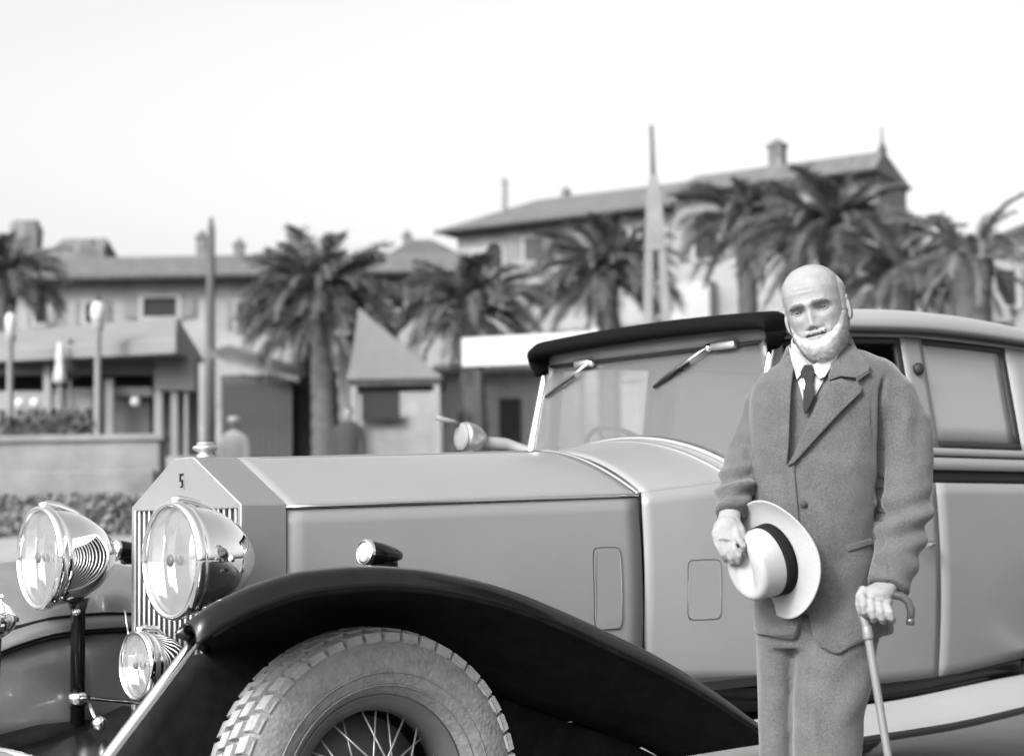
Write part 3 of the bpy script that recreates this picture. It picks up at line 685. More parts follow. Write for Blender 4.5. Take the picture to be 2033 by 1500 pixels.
# small dark badge with its two strokes
bd = G().box((UR-.002, 0, 1.268), (.004, .020, .050)).obj('badge', M['brushed'], shell, False)
g = G()
for c, d in (((0, .002, .018), (.003, .020, .006)), ((0, .009, .008), (.003, .006, .022)), ((0, .0, .0), (.003, .014, .005)), ((0, -.004, -.008), (.003, .006, .016)), ((0, .002, -.018), (.003, .012, .004))):
    g.box(V(c)+V((UR-.0055, 0, 1.268)), d)
g.obj('badge_mark', M['gap'], shell, False)
g = G().lathe([(0.024, -.004), (.026, .0), (.026, .008), (.020, .010), (.022, .016), (.036, .024), (.038, .029), (.036, .034), (.027, .037), (.024, .044), (.020, .047), (.0, .048)], (-.072, 0, WT), n=28)
g.obj('radiator_cap', M['brushed'], car)

# ---- bonnet
def hv(u): return interp(u, [.003, 1.248], [.316, .470])
def hw(u): return interp(u, [.003, 1.248], [1.190, 1.218])
def topw(u, v):
    t = (u-.003)/1.245; c = lin(1.332, 1.3726, t); h = hw(u); q = min(1, abs(v)/hv(u))
    flat = c-(c-h)*max(0, (q-.16))/.84
    arc = h+(c-h)*(1-q**1.75)
    k = min(1, .15+1.1*t)
    return lin(flat, arc, k)
for s in (-1, 1):
    G().grid(lambda a, b: (lin(.006, 1.246, a), s*hv(lin(.006, 1.246, a))*lin(.008, 1, b), topw(lin(.006, 1.246, a), hv(lin(.006, 1.246, a))*lin(.008, 1, b))-.003), 30, 16).obj('bonnet_top', M['paint'], car, thick=.005)
    def bs(a, b):
        u = lin(.006, 1.246, a); z = lin(hw(u)-.013, .56, b)
        return (u, s*(hv(u)-.003+.016*sin(pi*min(1, b*1.1))*min(1, .3+u)), z)
    bside = G().grid(bs, 20, 14).obj('bonnet_side', M['paint'], car, thick=.005)
    g = G().tube([(lin(.004, 1.247, i/10), s*(hv(lin(.004, 1.247, i/10))+.001), hw(lin(.004, 1.247, i/10))-.005) for i in range(11)], .0055, 8)
    g.obj('bonnet_hinge', M['nickel'], car)
    if s < 0:   # tall vent flap let into the bonnet side
        def flap(u0, u1, w0, w1, surf, r=.012, m=M['paint'], name='vent_flap'):
            for nm, mm, ex, pr in ((name+'_joint', M['gap'], .0028, .0012), (name, m, 0, .0030)):
                cu, cw, hu_, hw_ = (u0+u1)/2, (w0+w1)/2, (u1-u0)/2+ex, (w1-w0)/2+ex
                ring = []
                for q in range(24):
                    a = 2*pi*q/24; ca, sa = cos(a), sin(a)
                    x = cu+math.copysign(abs(ca)**.25, ca)*hu_; z = cw+math.copysign(abs(sa)**.25, sa)*hw_
                    ring.append((x, z))
                gg = G(); vs0 = [(x, -(surf(x, z)+pr), z) for x, z in ring]; vs1 = [(x, -(surf(x, z)-.002), z) for x, z in ring]
                gg.loft([vs1, vs0], caps=True); gg.obj(nm, mm, car, False)
        flap(1.056, 1.160, .790, 1.046, lambda u, w: hv(u)+.0015+.016*sin(pi*min(1, (hw(u)-.013-w)/(hw(u)-.573)*1.1)))
G().tube([(lin(.0, 1.247, i/8), 0, topw(lin(.0, 1.247, i/8), 0)+.000) for i in range(9)], .005, 8).obj('centre_hinge', M['paint'], car)
# firewall gap and the bright strip over the rear edge of the bonnet
sec = [(-.470, .60)] + [(-.470*cos(pi*i/24), 0) for i in range(25)] + [(.470, .60)]
def arch(u, e=0., n=28, z0=None):
    pts = []
    for i in range(n+1):
        v = -hv(1.248)*cos(pi*i/n)
        pts.append(V((u, v*(1+e/.47), topw(1.248, v)+e)))
    return pts
a = arch(1.252, -.006)
g = G().tube([(1.254, -.467, .58)] + a + [(1.254, .467, .58)], .009, 8); g.obj('firewall_gap', M['gap'], car)
G().tube(arch(1.250, .002), .0085, 8, sq=(.6, 1.3)).obj('bonnet_strip', M['chrome'], car)

# ---- scuttle
def cw_(u, v):       # scuttle top
    t = (u-1.262)/.43; q = min(1, abs(v)/vs(u))
    c = lin(1.372, 1.418, min(1, t*1.1)); h = belt(u)
    return h+(c-h)*(1-q**2.1)
G().grid(lambda a, b: (lin(1.262, 1.80, a), lin(-1, 1, b)*(vs(lin(1.262, 1.80, a))-.001), cw_(lin(1.262, 1.80, a), lin(-1, 1, b)*vs(lin(1.262, 1.80, a)))-.003), 16, 40).obj('scuttle_top', M['paint'], car, thick=.006)
panel('scuttle_side', 1.262, 1.812, bot, lambda u: belt(u)-.002, M['paint'], nu=16, nw=14)
panel('scuttle_side', 1.262, 1.812, bot, lambda u: belt(u)-.002, M['paint'], s=1, nu=16, nw=14)
flap(1.405, 1.519, .806, .998, lambda u, w: side(u, w))
def cowl(u, e, vmax=.97): return [V((u, v, cw_(u, v)+e)) for v in [lin(-vmax, vmax, i/36)*vs(u) for i in range(37)]]
G().tube(cowl(1.655, .006, .985), .0155, 10, sq=(.8, 1.2)).obj('scuttle_bead', M['chrome'], car)
G().tube(cowl(1.585, .001, .985), .006, 8).obj('scuttle_strip', M['nickel'], car)
# ---- body sides
for s in (-1, 1):
    d = panel('door', 1.822, 2.497, bot, lambda u: belt(u)-.002, M['paint'], s=s, nu=20, nw=16)
    q = G(); hy = s*(side(2.43, 1.03)+.02)
    q.tube([(2.44, s*side(2.44, 1.03), 1.03), (2.44, hy, 1.03), (2.40, hy+s*.004, 1.028), (2.345, hy, 1.02)], [.010, .010, .009, .006], 8); q.obj('handle', M['nickel'], d)
    panel('rear_side_panel', 2.507, 4.3, bot, lambda u: belt(u)-.002, M['paint'], s=s, nu=30, nw=16)
    panel('belt_groove', 1.70, 4.25, lambda u: belt(u)-.004, lambda u: belt(u)+.044, M['gap'], off=-.010, s=s, nu=30, nw=2)
    panel('belt_rail', 1.72, 4.25, lambda u: belt(u)+.046, lambda u: belt(u)+.090, M['paint'], off=.004, s=s, nu=30, nw=2)
    panel('belt_line', 1.72, 4.25, lambda u: belt(u)+.088, lambda u: belt(u)+.098, M['gap'], off=-.004, s=s, nu=30, nw=1)
    panel('waist_rail', 1.72, 4.25, lambda u: belt(u)+.098, lambda u: belt(u)+.126, M['paint'], off=.004, s=s, nu=30, nw=2)
    top = lambda u: interp(u, [1.78, 2.15, 2.64, 3.2, 4.2], [1.768, 1.797, 1.812, 1.802, 1.72])
    panel('window_header', 1.80, 4.05, lambda u: top(u)-.028, lambda u: top(u)-.006, M['paint'], off=.002, s=s, nu=30, nw=2)
    w0 = lambda u: belt(u)+.126; w1 = lambda u: top(u)-.028
    panel('front_post', 1.775, 1.85, w0, w1, M['paint'], off=.003, s=s, nu=4, nw=10, thick=.03)
    panel('door_post', 2.435, 2.555, w0, w1, M['paint'], off=.002, s=s, nu=4, nw=10, thick=.03)
    panel('rear_quarter', 3.095, 4.15, w0, w1, M['roofp'], off=.002, s=s, nu=14, nw=10, thick=.03)
    for a0, a1, glass in ((1.85, 2.435, 'none'), (2.555, 3.095, 'glass_s')):
        f = G()
        for (x0, x1, z0, z1) in ((a0, a1, 'b', .022), (a0, a1, 't', .020)):
            pass
        fr = panel('window_frame', a0, a1, lambda u: w1(u)-.024, w1, M['rubberb'], off=-.004, s=s, nu=10, nw=1, thick=.016)
        panel('frame_bottom', a0, a1, w0, lambda u: w0(u)+.026, M['rubberb'], off=-.004, s=s, nu=10, nw=1, thick=.016, parent=fr)
        panel('frame_side', a1-.032, a1, lambda u: w0(u)+.026, lambda u: w1(u)-.024, M['rubberb'], off=-.004, s=s, nu=2, nw=8, thick=.016, parent=fr)
        if glass != 'none':
            panel('glass', a0, a1-.032, lambda u: w0(u)+.026, lambda u: w1(u)-.024, M[glass], off=-.012, s=s, nu=10, nw=6, thick=.004, parent=fr)
    # round knob of the hood iron on the door post
    if s < 0:
        G().lathe([(.02, 0), (.024, .008), (.022, .02), (.012, .028), (.0, .03)], (2.495, -side(2.495, 1.66), 1.665), (0, -1, 0), 20).obj('hood_knob', M['rubberb'], car)
    panel('valance', 1.10, 3.6, lambda u: .492+.03*sm(2.2, 3.2, u), lambda u: bot(u)+.004, M['black'], off=-.012, s=s, nu=24, nw=3)
    # running board: pale ribbed top, dark edge
    def rb(a, b, s=s):
        u = lin(1.40, 3.3, a); rise = .035*sm(2.1, 3.1, u)
        return (u, s*lin(.715, .955, b), lin(.487, .432, b)+rise+.0015*(int(b*24) % 2))
    bo = G().grid(rb, 20, 24).obj('running_board', M['board'], car, thick=.012)
    G().tube([(lin(1.40, 3.3, i/12), s*.958, .425+.035*sm(2.1, 3.1, lin(1.40, 3.3, i/12))) for i in range(13)], .013, 8).obj('edge_strip', M['black'], bo)
    panel('chassis_rail', -.1, 4.3, .38, .47, M['under'], off=-.17, s=s, nu=10, nw=1, thick=.05)
# rear body, floor, firewall, interior
G().grid(lambda a, b: (lin(4.3, 4.42, sin(pi*b)), lin(-.57, .57, b), lin(.66, 1.36, a)), 10, 20).obj('tail_panel', M['paint'], car, thick=.01)
G().box((2.7, 0, .60), (3.1, 1.25, .03)).obj('floor_pan', M['interior'], car, False)
G().box((1.27, 0, .88), (.02, .90, .62)).obj('firewall', M['interior'], car, False)
G().grid(lambda a, b: (1.72, lin(-.59, .59, a), lin(.9, cw_(1.72, lin(-.59, .59, a))-.02, b)), 14, 2).obj('dashboard', M['interior'], car, thick=.02)
for u0, nm in ((2.35, 'front_seat'), (3.35, 'rear_seat')):
    st = G().box((u0, 0, .86), (.5, 1.15, .16)).obj(nm, M['seat'], car, True, bevel=.05)
    G().box((u0+.28, 0, 1.10), (.14, 1.15, .56), Matrix.Rotation(R(10), 3, 'Y')).obj('backrest', M['seat'], st, True, bevel=.05)
stw = G(); cst = V((2.02, .36, 1.33)); ax = V((.75, 0, .66)).normalized(); aa = ax.orthogonal().normalized(); ab = ax.cross(aa)
stw.tube([cst+aa*(.21*cos(2*pi*i/36))+ab*(.21*sin(2*pi*i/36)) for i in range(37)], .011, 8)
for k in range(4): stw.tube([cst, cst+aa*(.21*cos(pi*k/2+.4))+ab*(.21*sin(pi*k/2+.4))], .006, 6)
stw.tube([cst, cst-ax*.45], .018, 8); stw.obj('steering_wheel', M['rubberb'], car)

# ---- windscreen
def wsu(w): return 1.672+(w-1.30)*(1.793-1.672)/(.4588)
WTOP = 1.752
def wbot(v): return cw_(1.66, v)+.012
g = G().grid(lambda a, b: (wsu(lin(wbot(lin(-.575, .575, a)), WTOP, b)), lin(-.575, .575, a), lin(wbot(lin(-.575, .575, a)), WTOP, b)), 24, 8)
ws = g.obj('windscreen', M['glass_w'], car)
if ws.data.polygons[0].normal.x > 0: ws.data.flip_normals()
for s in (-1, 1):
    w0 = wbot(s*.585)-.01
    G().tube([(wsu(lin(w0, 1.76, i/6)), s*.588, lin(w0, 1.76, i/6)) for i in range(7)], [.017, .017, .017, .016, .015, .014, .012], 10, sq=(1, .9)).obj('frame_post', M['chrome'], ws)
G().tube([(wsu(1.735)-.006, lin(-.585, .585, i/6), 1.735) for i in range(7)], .0075, 8).obj('frame_rail', M['rubberb'], ws)
G().grid(lambda a, b: (wsu(1.75)-.004, lin(-.60, .60, a), lin(1.742, 1.80, b)), 12, 2).obj('header_panel', M['roofp'], ws, thick=.012)
for v0, w0_, v1, w1_, arm in ((.300, 1.742, .545, 1.615, 1), (-.312, 1.747, -.055, 1.612, 1)):
    uu = lambda w: wsu(w)-.022
    wp = G().box((uu(w0_)-.004, v0-.075 if v0 < 0 else v0+.045, w0_-.010), (.028, .115 if v0 < 0 else .085, .030)).obj('wiper', M['brushed'], ws, True, bevel=.008)
    G().lathe([(.013, 0), (.016, .012), (.010, .024), (0, .026)], (uu(w0_)+.01, v0, w0_-.012), (-1, 0, 0), 16).obj('pivot', M['chrome'], wp)
    m_ = lambda t: (lin(v0, v1, t), lin(w0_-.012, w1_, t))
    G().tube([(uu(m_(0)[1])-.01, *m_(0)), (uu(m_(.62)[1])-.008, *m_(.62))], .0045, 6).obj('arm', M['nickel'], wp)
    dv = .012 if v0 < 0 else .006
    p0, p1 = m_(.34 if v0 < 0 else .36), m_(1.0)
    G().tube([(uu(p0[1])+.006, p0[0]+dv, p0[1]), (uu((p0[1]+p1[1])/2)+.006, (p0[0]+p1[0])/2+dv*.6, (p0[1]+p1[1])/2), (uu(p1[1])+.010, *p1)], [.010 if v0 < 0 else .007, .010 if v0 < 0 else .006, .006], 6).obj('blade', M['rubberb'], wp)
# ---- peak over the windscreen
P = []
for i in range(41):
    q = -1+i/20; a = abs(q)
    v = .618*math.copysign(min(1, a/.86), q) if a < .86 else .618*math.copysign(1, q)
    w = 1.803+.017*(1-(v/.618)**2)
    P.append((v, w, a))
rings = []
for v, w, a in P:
    drop = 0 if a < .80 else .085*((a-.80)/.20)**1.3
    th = 1 if a < .84 else lin(1, .55, (a-.84)/.16)
    vv = v if a < .86 else math.copysign(.618 - .02*((a-.86)/.14), v)
    ring = []
    for j in range(14):
        b = 2*pi*j/14
        x = 1.742+.072*th*math.copysign(abs(cos(b))**.7, cos(b)); z = w-drop-.003+.030*math.copysign(abs(sin(b))**.7, sin(b))*th+.012*cos(b)
        ring.append((x, vv-.040, z))
    rings.append(ring)
G().loft(rings).obj('peak', M['leather'], car)
# ---- roof
def roofz(u): return interp(u, [1.79, 2.0, 2.4, 2.9, 3.4, 4.0, 4.35], [.040, .066, .082, .090, .078, .07, .06])
def rf(a, b):
    u = lin(1.80, 4.36, a); th = pi*b; gg = interp(u, [1.8, 2.2, 2.6, 3.2, 3.9, 4.36], [.635, .655, .668, .662, .58, .42])
    zz = interp(u, [1.78, 2.15, 2.64, 3.2, 4.0, 4.36], [1.766, 1.795, 1.810, 1.800, 1.70, 1.50])
    c, s_ = cos(th), sin(th)
    return (u, -gg*math.copysign(abs(c)**.55, c), zz+roofz(u)*(abs(s_)**.62)*1.0 + .018*s_)
roof = G().grid(rf, 40, 48).obj('roof', M['roofp'], car, thick=.012)
for s in (-1, 1):
    G().tube([(u, s*(interp(u, [1.8, 2.2, 2.6, 3.2, 3.9, 4.36], [.635, .655, .668, .662, .58, .42])+.010), interp(u, [1.78, 2.15, 2.64, 3.2, 4.0, 4.36], [1.766, 1.795, 1.810, 1.800, 1.70, 1.50])-.006) for u in [1.79+i*.16 for i in range(16)]], .0085, 8).obj('drip_moulding', M['rubberb'], roof)
G().grid(lambda a, b: (lin(1.84, 4.1, a), lin(-.60, .60, b), lin(1.775, 1.80, sin(pi*b))), 10, 10).obj('headlining', M['interior'], roof, thick=.01)
G().grid(lambda a, b: (4.36-.02*a, lin(-.45, .45, b), lin(1.34, 1.52, a)), 4, 10).obj('rear_curtain', M['roofp'], car, thick=.01)

# ---- wings
OFF_V = [.45, .56, .68, .80, .87, .905, .930, .944, .948]
OFF_W = [-.205, -.152, -.094, -.040, -.012, 0, -.006, -.024, -.048]
def wing(s):
    def fn(a, b):
        v = interp(b, [i/8 for i in range(9)], OFF_V)
        u0 = interp(v, [.45, .60, .72, .80, .88, .962], [-.33, -.46, -.555, -.605, -.63, -.63] if s < 0 else [-.62, -.63, -.64, -.64, -.64, -.64])
        u1 = interp(v, [.45, .70, .962], [1.40, 1.46, 1.52])
        u = lin(u0, u1, a)
        lip = -.012*(1-sm(0, .03, a))
        return (u, s*v, A_(u)+interp(v, OFF_V, OFF_W)*lin(1, .5, sm(.6, 1, a))+lip)
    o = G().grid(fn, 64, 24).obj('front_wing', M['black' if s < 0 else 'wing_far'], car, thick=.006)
    # underside skin, slightly inside
    def fi(a, b):
        p = fn(lin(.02, .99, a), b); return (p[0], p[1]-s*.002*0, p[2]-.012)
    G().grid(fi, 40, 12).obj('wing_lining', M['under'], o, thick=.004)
    # inner valance from the wing down to the frame
    def fv(a, b):
        u = lin(-.375, 1.50, a); zt = A_(u)-.215*lin(1, .5, sm(.6, 1, a)); ub = lin(-.70, 1.42, a)
        return (lin(u, ub, b**1.0), s*(.45+.01*b), lin(zt, lin(.45, .24, sm(.25, .45, a)), b))
    if s < 0: G().grid(fv, 24, 6).obj('inner_valance', M['under'], o, thick=.006)
    else:
        def ff(a, b):
            u = lin(-.60, 1.3, a); return (u, s*(.47-.03*b), lin(A_(max(u, -.45))-.222, .50, b))
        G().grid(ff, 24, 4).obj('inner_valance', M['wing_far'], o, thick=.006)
        G().grid(lambda a, b: (lin(-.60, 1.3, a), s*.52, lin(A_(max(lin(-.60, 1.3, a), -.45))-.16, .60, b)), 20, 3).obj('splash_plate', M['under'], o, thick=.006)
    pb = [(-.428, .895), (-.440, .880), (-.500, .818), (-.561, .750), (-.633, .671), (-.701, .596), (-.80, .487)]
    if s < 0: 
        G().tube([(u, s*.65, w) for u, w in pb], [.008]+[.0145]*6, 10, sq=(1.0, 1.2)).obj('valance_bead', M['nickel'], o)
        G().tube([(u-.011, s*.644, w+.002) for u, w in pb[1:]], .0045, 6).obj('bead_groove', M['gap'], o)
    return o
wl = wing(-1); wr = wing(1)
# rear wings (outside the picture)
for s in (-1, 1):
    def rw(a, b, s=s):
        th = lin(pi*.97, pi*.02, a); v = interp(b, [i/8 for i in range(9)], OFF_V)
        return (3.66-.02+.62*cos(pi-th)*-1*-1, s*v, .44+.60*sin(th)+interp(v, OFF_V, OFF_W)*.8)
    G().grid(rw, 30, 14).obj('rear_wing', M['black'], car, thick=.008)
# side lamp on the near wing, and its twin
for s in (-1, 1):
    b0 = V((.0, s*.72, 1.060))
    ax = V((1, 0, -.10))
    sd = G().lathe([(.030, -.002), (.032, .004), (.033, .02), (.030, .05), (.022, .085), (.012, .112), (.0, .122)], b0, ax, 24).obj('side_lamp', M['black'], car)
    G().lathe([(.036, .006), (.036, -.004), (.031, -.010), (.029, -.008)], b0, ax, 24, caps=False).obj('rim', M['chrome'], sd)
    G().lathe([(.030, -.004), (.022, -.012), (.0, -.016)], b0, ax, 20).obj('lens', M['globe'], sd)
    G().box(b0+V((.06, 0, -.034)), (.075, .03, .03)).obj('foot', M['black'], sd, True, bevel=.008)

# ---- headlamps
UL, VL, WL, RL = -.3928, .4093, 1.0472, .147
def headlamp(s, r=RL, o=None):
    o = o or V((UL, s*VL, WL)); k = r/RL
    prof = [(r*.93, .004), (r*1.0, .012), (r*.985, .035), (r*.95, .075*k), (r*.86, .12*k), (r*.68, .168*k), (r*.44, .205*k), (r*.2, .226*k), (.0, .232*k)]
    b = G().lathe(prof, o, (1, 0, 0), 48).obj('headlamp', M['chrome'], car)
    b.data.materials.append(M['mirror'])
    G().lathe([(r*1.0, .016), (r*1.055, .010), (r*1.07, -.004), (r*1.045, -.018), (r*.975, -.020), (r*.955, -.010), (r*.95, .0)], o, (1, 0, 0), 56, caps=False).obj('rim', M['chrome'], b)
    G().lathe([(r*(.955*t), -.004+.115*k*(1-t*t)) for t in [1, .95, .9, .8, .7, .6, .5, .4, .3, .2, .1, .01]], o, (1, 0, 0), 48, caps=False).obj('reflector', M['mirror'], b)
    G().lathe([(r*.958, -.005), (r*.8, -.009), (r*.5, -.013), (.001, -.015)], o, (1, 0, 0), 40, caps=False).obj('lens', M['glass_l'], b)
    G().lathe([(.0, -.0), (.015, .004), (.019, .02), (.015, .04), (.008, .10)], o+V((.0, 0, 0)), (1, 0, 0), 20).obj('bulb', M['rim'], b)
    G().lathe([(.0165*k, -.012), (.0165*k, -.017), (.010*k, -.020), (.0, -.021)], o, (1, 0, 0), 20).obj('lens_boss', M['hub'], b)
    # crest over the top
    cr = [(-.012, 1.06, .009), (.012, 1.10, .011), (.05, 1.06, .010), (.10*k, .93, .007), (.15*k, .74, .004)]
    G().tube([o+V((x, 0, r*q)) for x, q, w in cr], [w for *_, w in cr], 8).obj('crest', M['chrome'], b)
    return b
for s in (-1, 1):
    h = headlamp(s)
    if s > 0: pass
    G().tube([(UL+.115, s*VL, WL-.125), (UL+.115, s*VL, WL-.165), (UL+.115, s*VL, .50)], [.036, .0225, .0225], 14).obj('post', M['black'], h)
    G().lathe([(.0, 0), (.012, .0), (.013, .014), (.006, .02), (.0, .02)], (UL+.09, s*VL-.03, WL-.165), (0, -1, 0), 12).obj('clamp', M['nickel'], h)
    G().lathe([(.028, 0), (.032, .01), (.032, .03), (.028, .04)], (UL+.115, s*VL, .60), (0, 0, 1), 16).obj('collar', M['nickel'], h)
# lamp in the middle, in front of the radiator
fl = V((-.275, .012, .742))
fo = headlamp(0, .094, fl); fo.name = 'fog_lamp'
G().tube([fl+V((.06, 0, -.08)), fl+V((.06, 0, -.14)), fl+V((.02, 0, -.2))], .012, 8).obj('stalk', M['nickel'], fo)
G().tube([(-.262, VL, .622), (-.262, 0, .636), (-.262, -VL, .622)], .007, 8).obj('lamp_bar', M['nickel'], car)
G().tube([fl+V((-.004, .09, .155)), fl+V((-.004, .062, .075))], .0025, 6).obj('wire', M['nickel'], fo)
# small auxiliary lamp on the far side
al = V((-.60, .338, .872))
ao = headlamp(0, .060, al); ao.name = 'auxiliary_lamp'
G().tube([al+V((.04, 0, -.05)), al+V((.045, .02, -.16)), al+V((.05, .09, -.42))], .011, 8).obj('bracket', M['black'], ao)
# front apron, dumb irons, cross tube, links
G().grid(lambda a, b: (lin(-.13, -.62, a), lin(-.40, .40, b), lin(.585, .475, a)-.02*sin(pi*a)), 8, 8).obj('front_apron', M['black'], car, thick=.008)
for s in (-1, 1):
    G().tube([(-.1, s*.41, .50), (-.4, s*.415, .505), (-.62, s*.42, .475), (-.78, s*.42, .40)], [.045, .04, .035, .03], 10, sq=(1.2, .6)).obj('dumb_iron', M['under'], car)
    G().tube([(-.66, s*.42, .46), (-.86, s*.42, .47)], .012, 8).obj('bumper_iron', M['nickel'], car)
G().tube([(-.70, .43, .505), (-.71, .2, .535), (-.715, -.1, .548), (-.71, -.40, .54)], [.012, .014, .014, .012], 8, sq=(1.2, .6)).obj('bumper_bar', M['chrome'], car)
lk = G().tube([(-.3, .29, .635), (-.31, .25, .60), (-.315, .20, .572)], .006, 8).obj('choke_link', M['nickel'], car)
G().ell((-.315, .188, .567), (.022, .024, .024), 12, 8).obj('link_joint', M['nickel'], lk)

# ---- wheels
RW = .4325
def wheel(u, s, detail, rot=0):
    w = empty('wheel', (u, s*.7145, RW), R(-5) if u < 1 else 0); w.parent = car
    # tyre section: y outward(-) .085, tread at the top
    prof = [(.262, -.060), (.275, -.078), (.300, -.092), (.335, -.098), (.368, -.095), (.392, -.087), (.408, -.080), (.414, -.060), (.418, 0),
            (.414, .060), (.408, .080), (.392, .087), (.368, .095), (.335, .098), (.300, .092), (.275, .078), (.262, .060)]
    ty = G().lathe(prof, (0, 0, 0), (0, 1, 0), 96, caps=False).obj('tyre', M['tyre'], w)
    g = G()
    for yb, ph in ((-.067, 0), (-.022, .5), (.022, 0), (.067, .5)):
        edge = abs(yb) > .05; hw0 = .0165
        n = 46
        for k in range(n):
            a = 2*pi*(k+ph)/n; da = 2*pi/n*.40; hwid = .0195
            pts = []
            for rr in ((.405, 1.0), (RW - (.006 if edge else .0), .90)):
                for (sa, sy) in ((-1, -1), (1, -1), (1, 1), (-1, 1)):
                    y = yb+sy*hwid*rr[1]; rd = rr[0]-(.004 if edge and sy*yb > 0 else 0)
                    aa_ = a+sa*da*rr[1]+sy*.012
                    pts.append((rd*cos(aa_), y, rd*sin(aa_)))
            g.hexa(pts)
        if edge:   # lugs that run down on to the shoulder
            for k in range(n):
                a = 2*pi*(k+ph)/n; da = 2*pi/n*.33; sg = math.copysign(1, yb); pts = []
                for (rd, y) in ((.424, .066), (.392, .0805)):
                    pass
                c = [(.424, .0790), (.404, .0880), (.398, .0840), (.408, .070)]
                q = [(rd*cos(a+e*da), sg*y, rd*sin(a+e*da)) for e in (-1, 1) for rd, y in c]
                g.add(q, [(0, 1, 2, 3), (7, 6, 5, 4), (0, 4, 5, 1), (1, 5, 6, 2), (2, 6, 7, 3), (3, 7, 4, 0)])
    g.obj('tread', M['tread' if s < 0 else 'tread2'], w, False)
    g = G()
    for rr, y in ((.322, .0968), (.288, .0885)):
        for sg in (-1, 1):
            g.tube([(rr*cos(2*pi*i/72), sg*y, rr*sin(2*pi*i/72)) for i in range(73)], .0022, 6, caps=False)
    g.obj('sidewall_ring', M['tyre'], ty)
    G().lathe([(.258, -.066), (.264, -.064), (.262, -.054), (.238, -.050), (.230, -.03), (.226, 0), (.230, .03), (.238, .050), (.262, .054), (.264, .064), (.258, .066), (.246, .058), (.224, .045), (.215, 0), (.224, -.045), (.246, -.058), (.258, -.066)], (0, 0, 0), (0, 1, 0), 72, caps=False).obj('rim', M['rim'], w)
    G().lathe([(.11, -.035), (.075, -.05), (.062, -.075), (.052, -.10), (.03, -.112), (.0, -.114)] if s < 0 else [(.11, .035), (.075, .05), (.062, .075), (.052, .10), (.03, .112), (.0, .114)], (0, 0, 0), (0, 1, 0), 32).obj('hub', M['hub'], w)
    G().lathe([(.20, s*-.05+.04*s), (.20, 0), (.03, .0)], (0, -s*.055, 0), (0, 1, 0), 48).obj('brake_drum', M['hub'], w)
    g = G(); sp = None
    for k in range(30):
        a = 2*pi*k/30; dirn = 1 if k % 2 else -1; b = a+dirn*.55
        p0 = (.07*cos(b), s*(.085 if k % 3 else .05), .07*sin(b)); p1 = (.226*cos(a), s*(.012 if k % 3 else -.01), .226*sin(a))
        if detail: G().tube([p0, p1], .0028, 6).obj('spoke', M['spoke'], w)
        else: g.tube([p0, p1], .0028, 5)
    if not detail: g.obj('spokes', M['spoke'], w)
    return w
wheel(0, -1, True); wheel(0, 1, False); wheel(3.66, -1, False); wheel(3.66, 1, False)
G().tube([(0, -.62, RW-.03), (0, -.4, RW-.07), (0, .4, RW-.07), (0, .62, RW-.03)], .03, 8).obj('front_axle', M['under'], car)
# ---- spotlight on the far side of the windscreen
sc = V((1.462, .72, 1.462))
ax = V((1, -.12, -.06)).normalized()
sp = G().lathe([(.050, 0), (.058, .006), (.060, .02), (.054, .05), (.040, .08), (.024, .10), (.0, .108)], sc, ax, 32).obj('spotlight', M['brushed'], car)
G().lathe([(.056, .002), (.052, -.006), (.03, -.010), (.0, -.012)], sc, ax, 28).obj('lens', M['postw'], sp)
G().tube([sc+V((.07, -.01, -.02)), (1.66, .70, 1.435), (1.735, .62, 1.40), (1.71, .585, 1.40)], [.022, .026, .020, .012], 10).obj('stalk', M['postw'], sp)
G().tube([sc+V((-.005, .02, .05)), (1.43, .735, 1.52), (1.36, .75, 1.535)], [.012, .010, .010], 8).obj('handle', M['postw'], sp)
G().tube([sc+V((.02, 0, -.055)), (1.54, .71, 1.36), (1.56, .60, 1.31)], .012, 8).obj('bracket', M['chrome'], sp)
# ================================================================== the man, his hat and his cane
MY = 4.35
mp = at(1640, 1500, MY); 
MANLOC = V((mp.x, MY, 0)); MRZ = -atan2(mp.x, MY)
man = empty('person', MANLOC, MRZ, 'bald white-bearded man in a tweed suit and tie, standing beside the car', 'person')
KX = 758.
def X(px): return (px-1640)/KX
def Z(py): return .5225+(1500-py)/KX
def P3(px, py, y=0.): return V((X(px), y, Z(py)))
def blend(name, vox, m, par, g, it=6, fn=None, fac=.5):
    me = remesh(g, vox, it, fac)
    if fn:
        nn = [v.normal.copy() for v in me.vertices]
        for v, n in zip(me.vertices, nn): v.co = v.co + fn(v.co, n)
    return link(name, me, m, par)

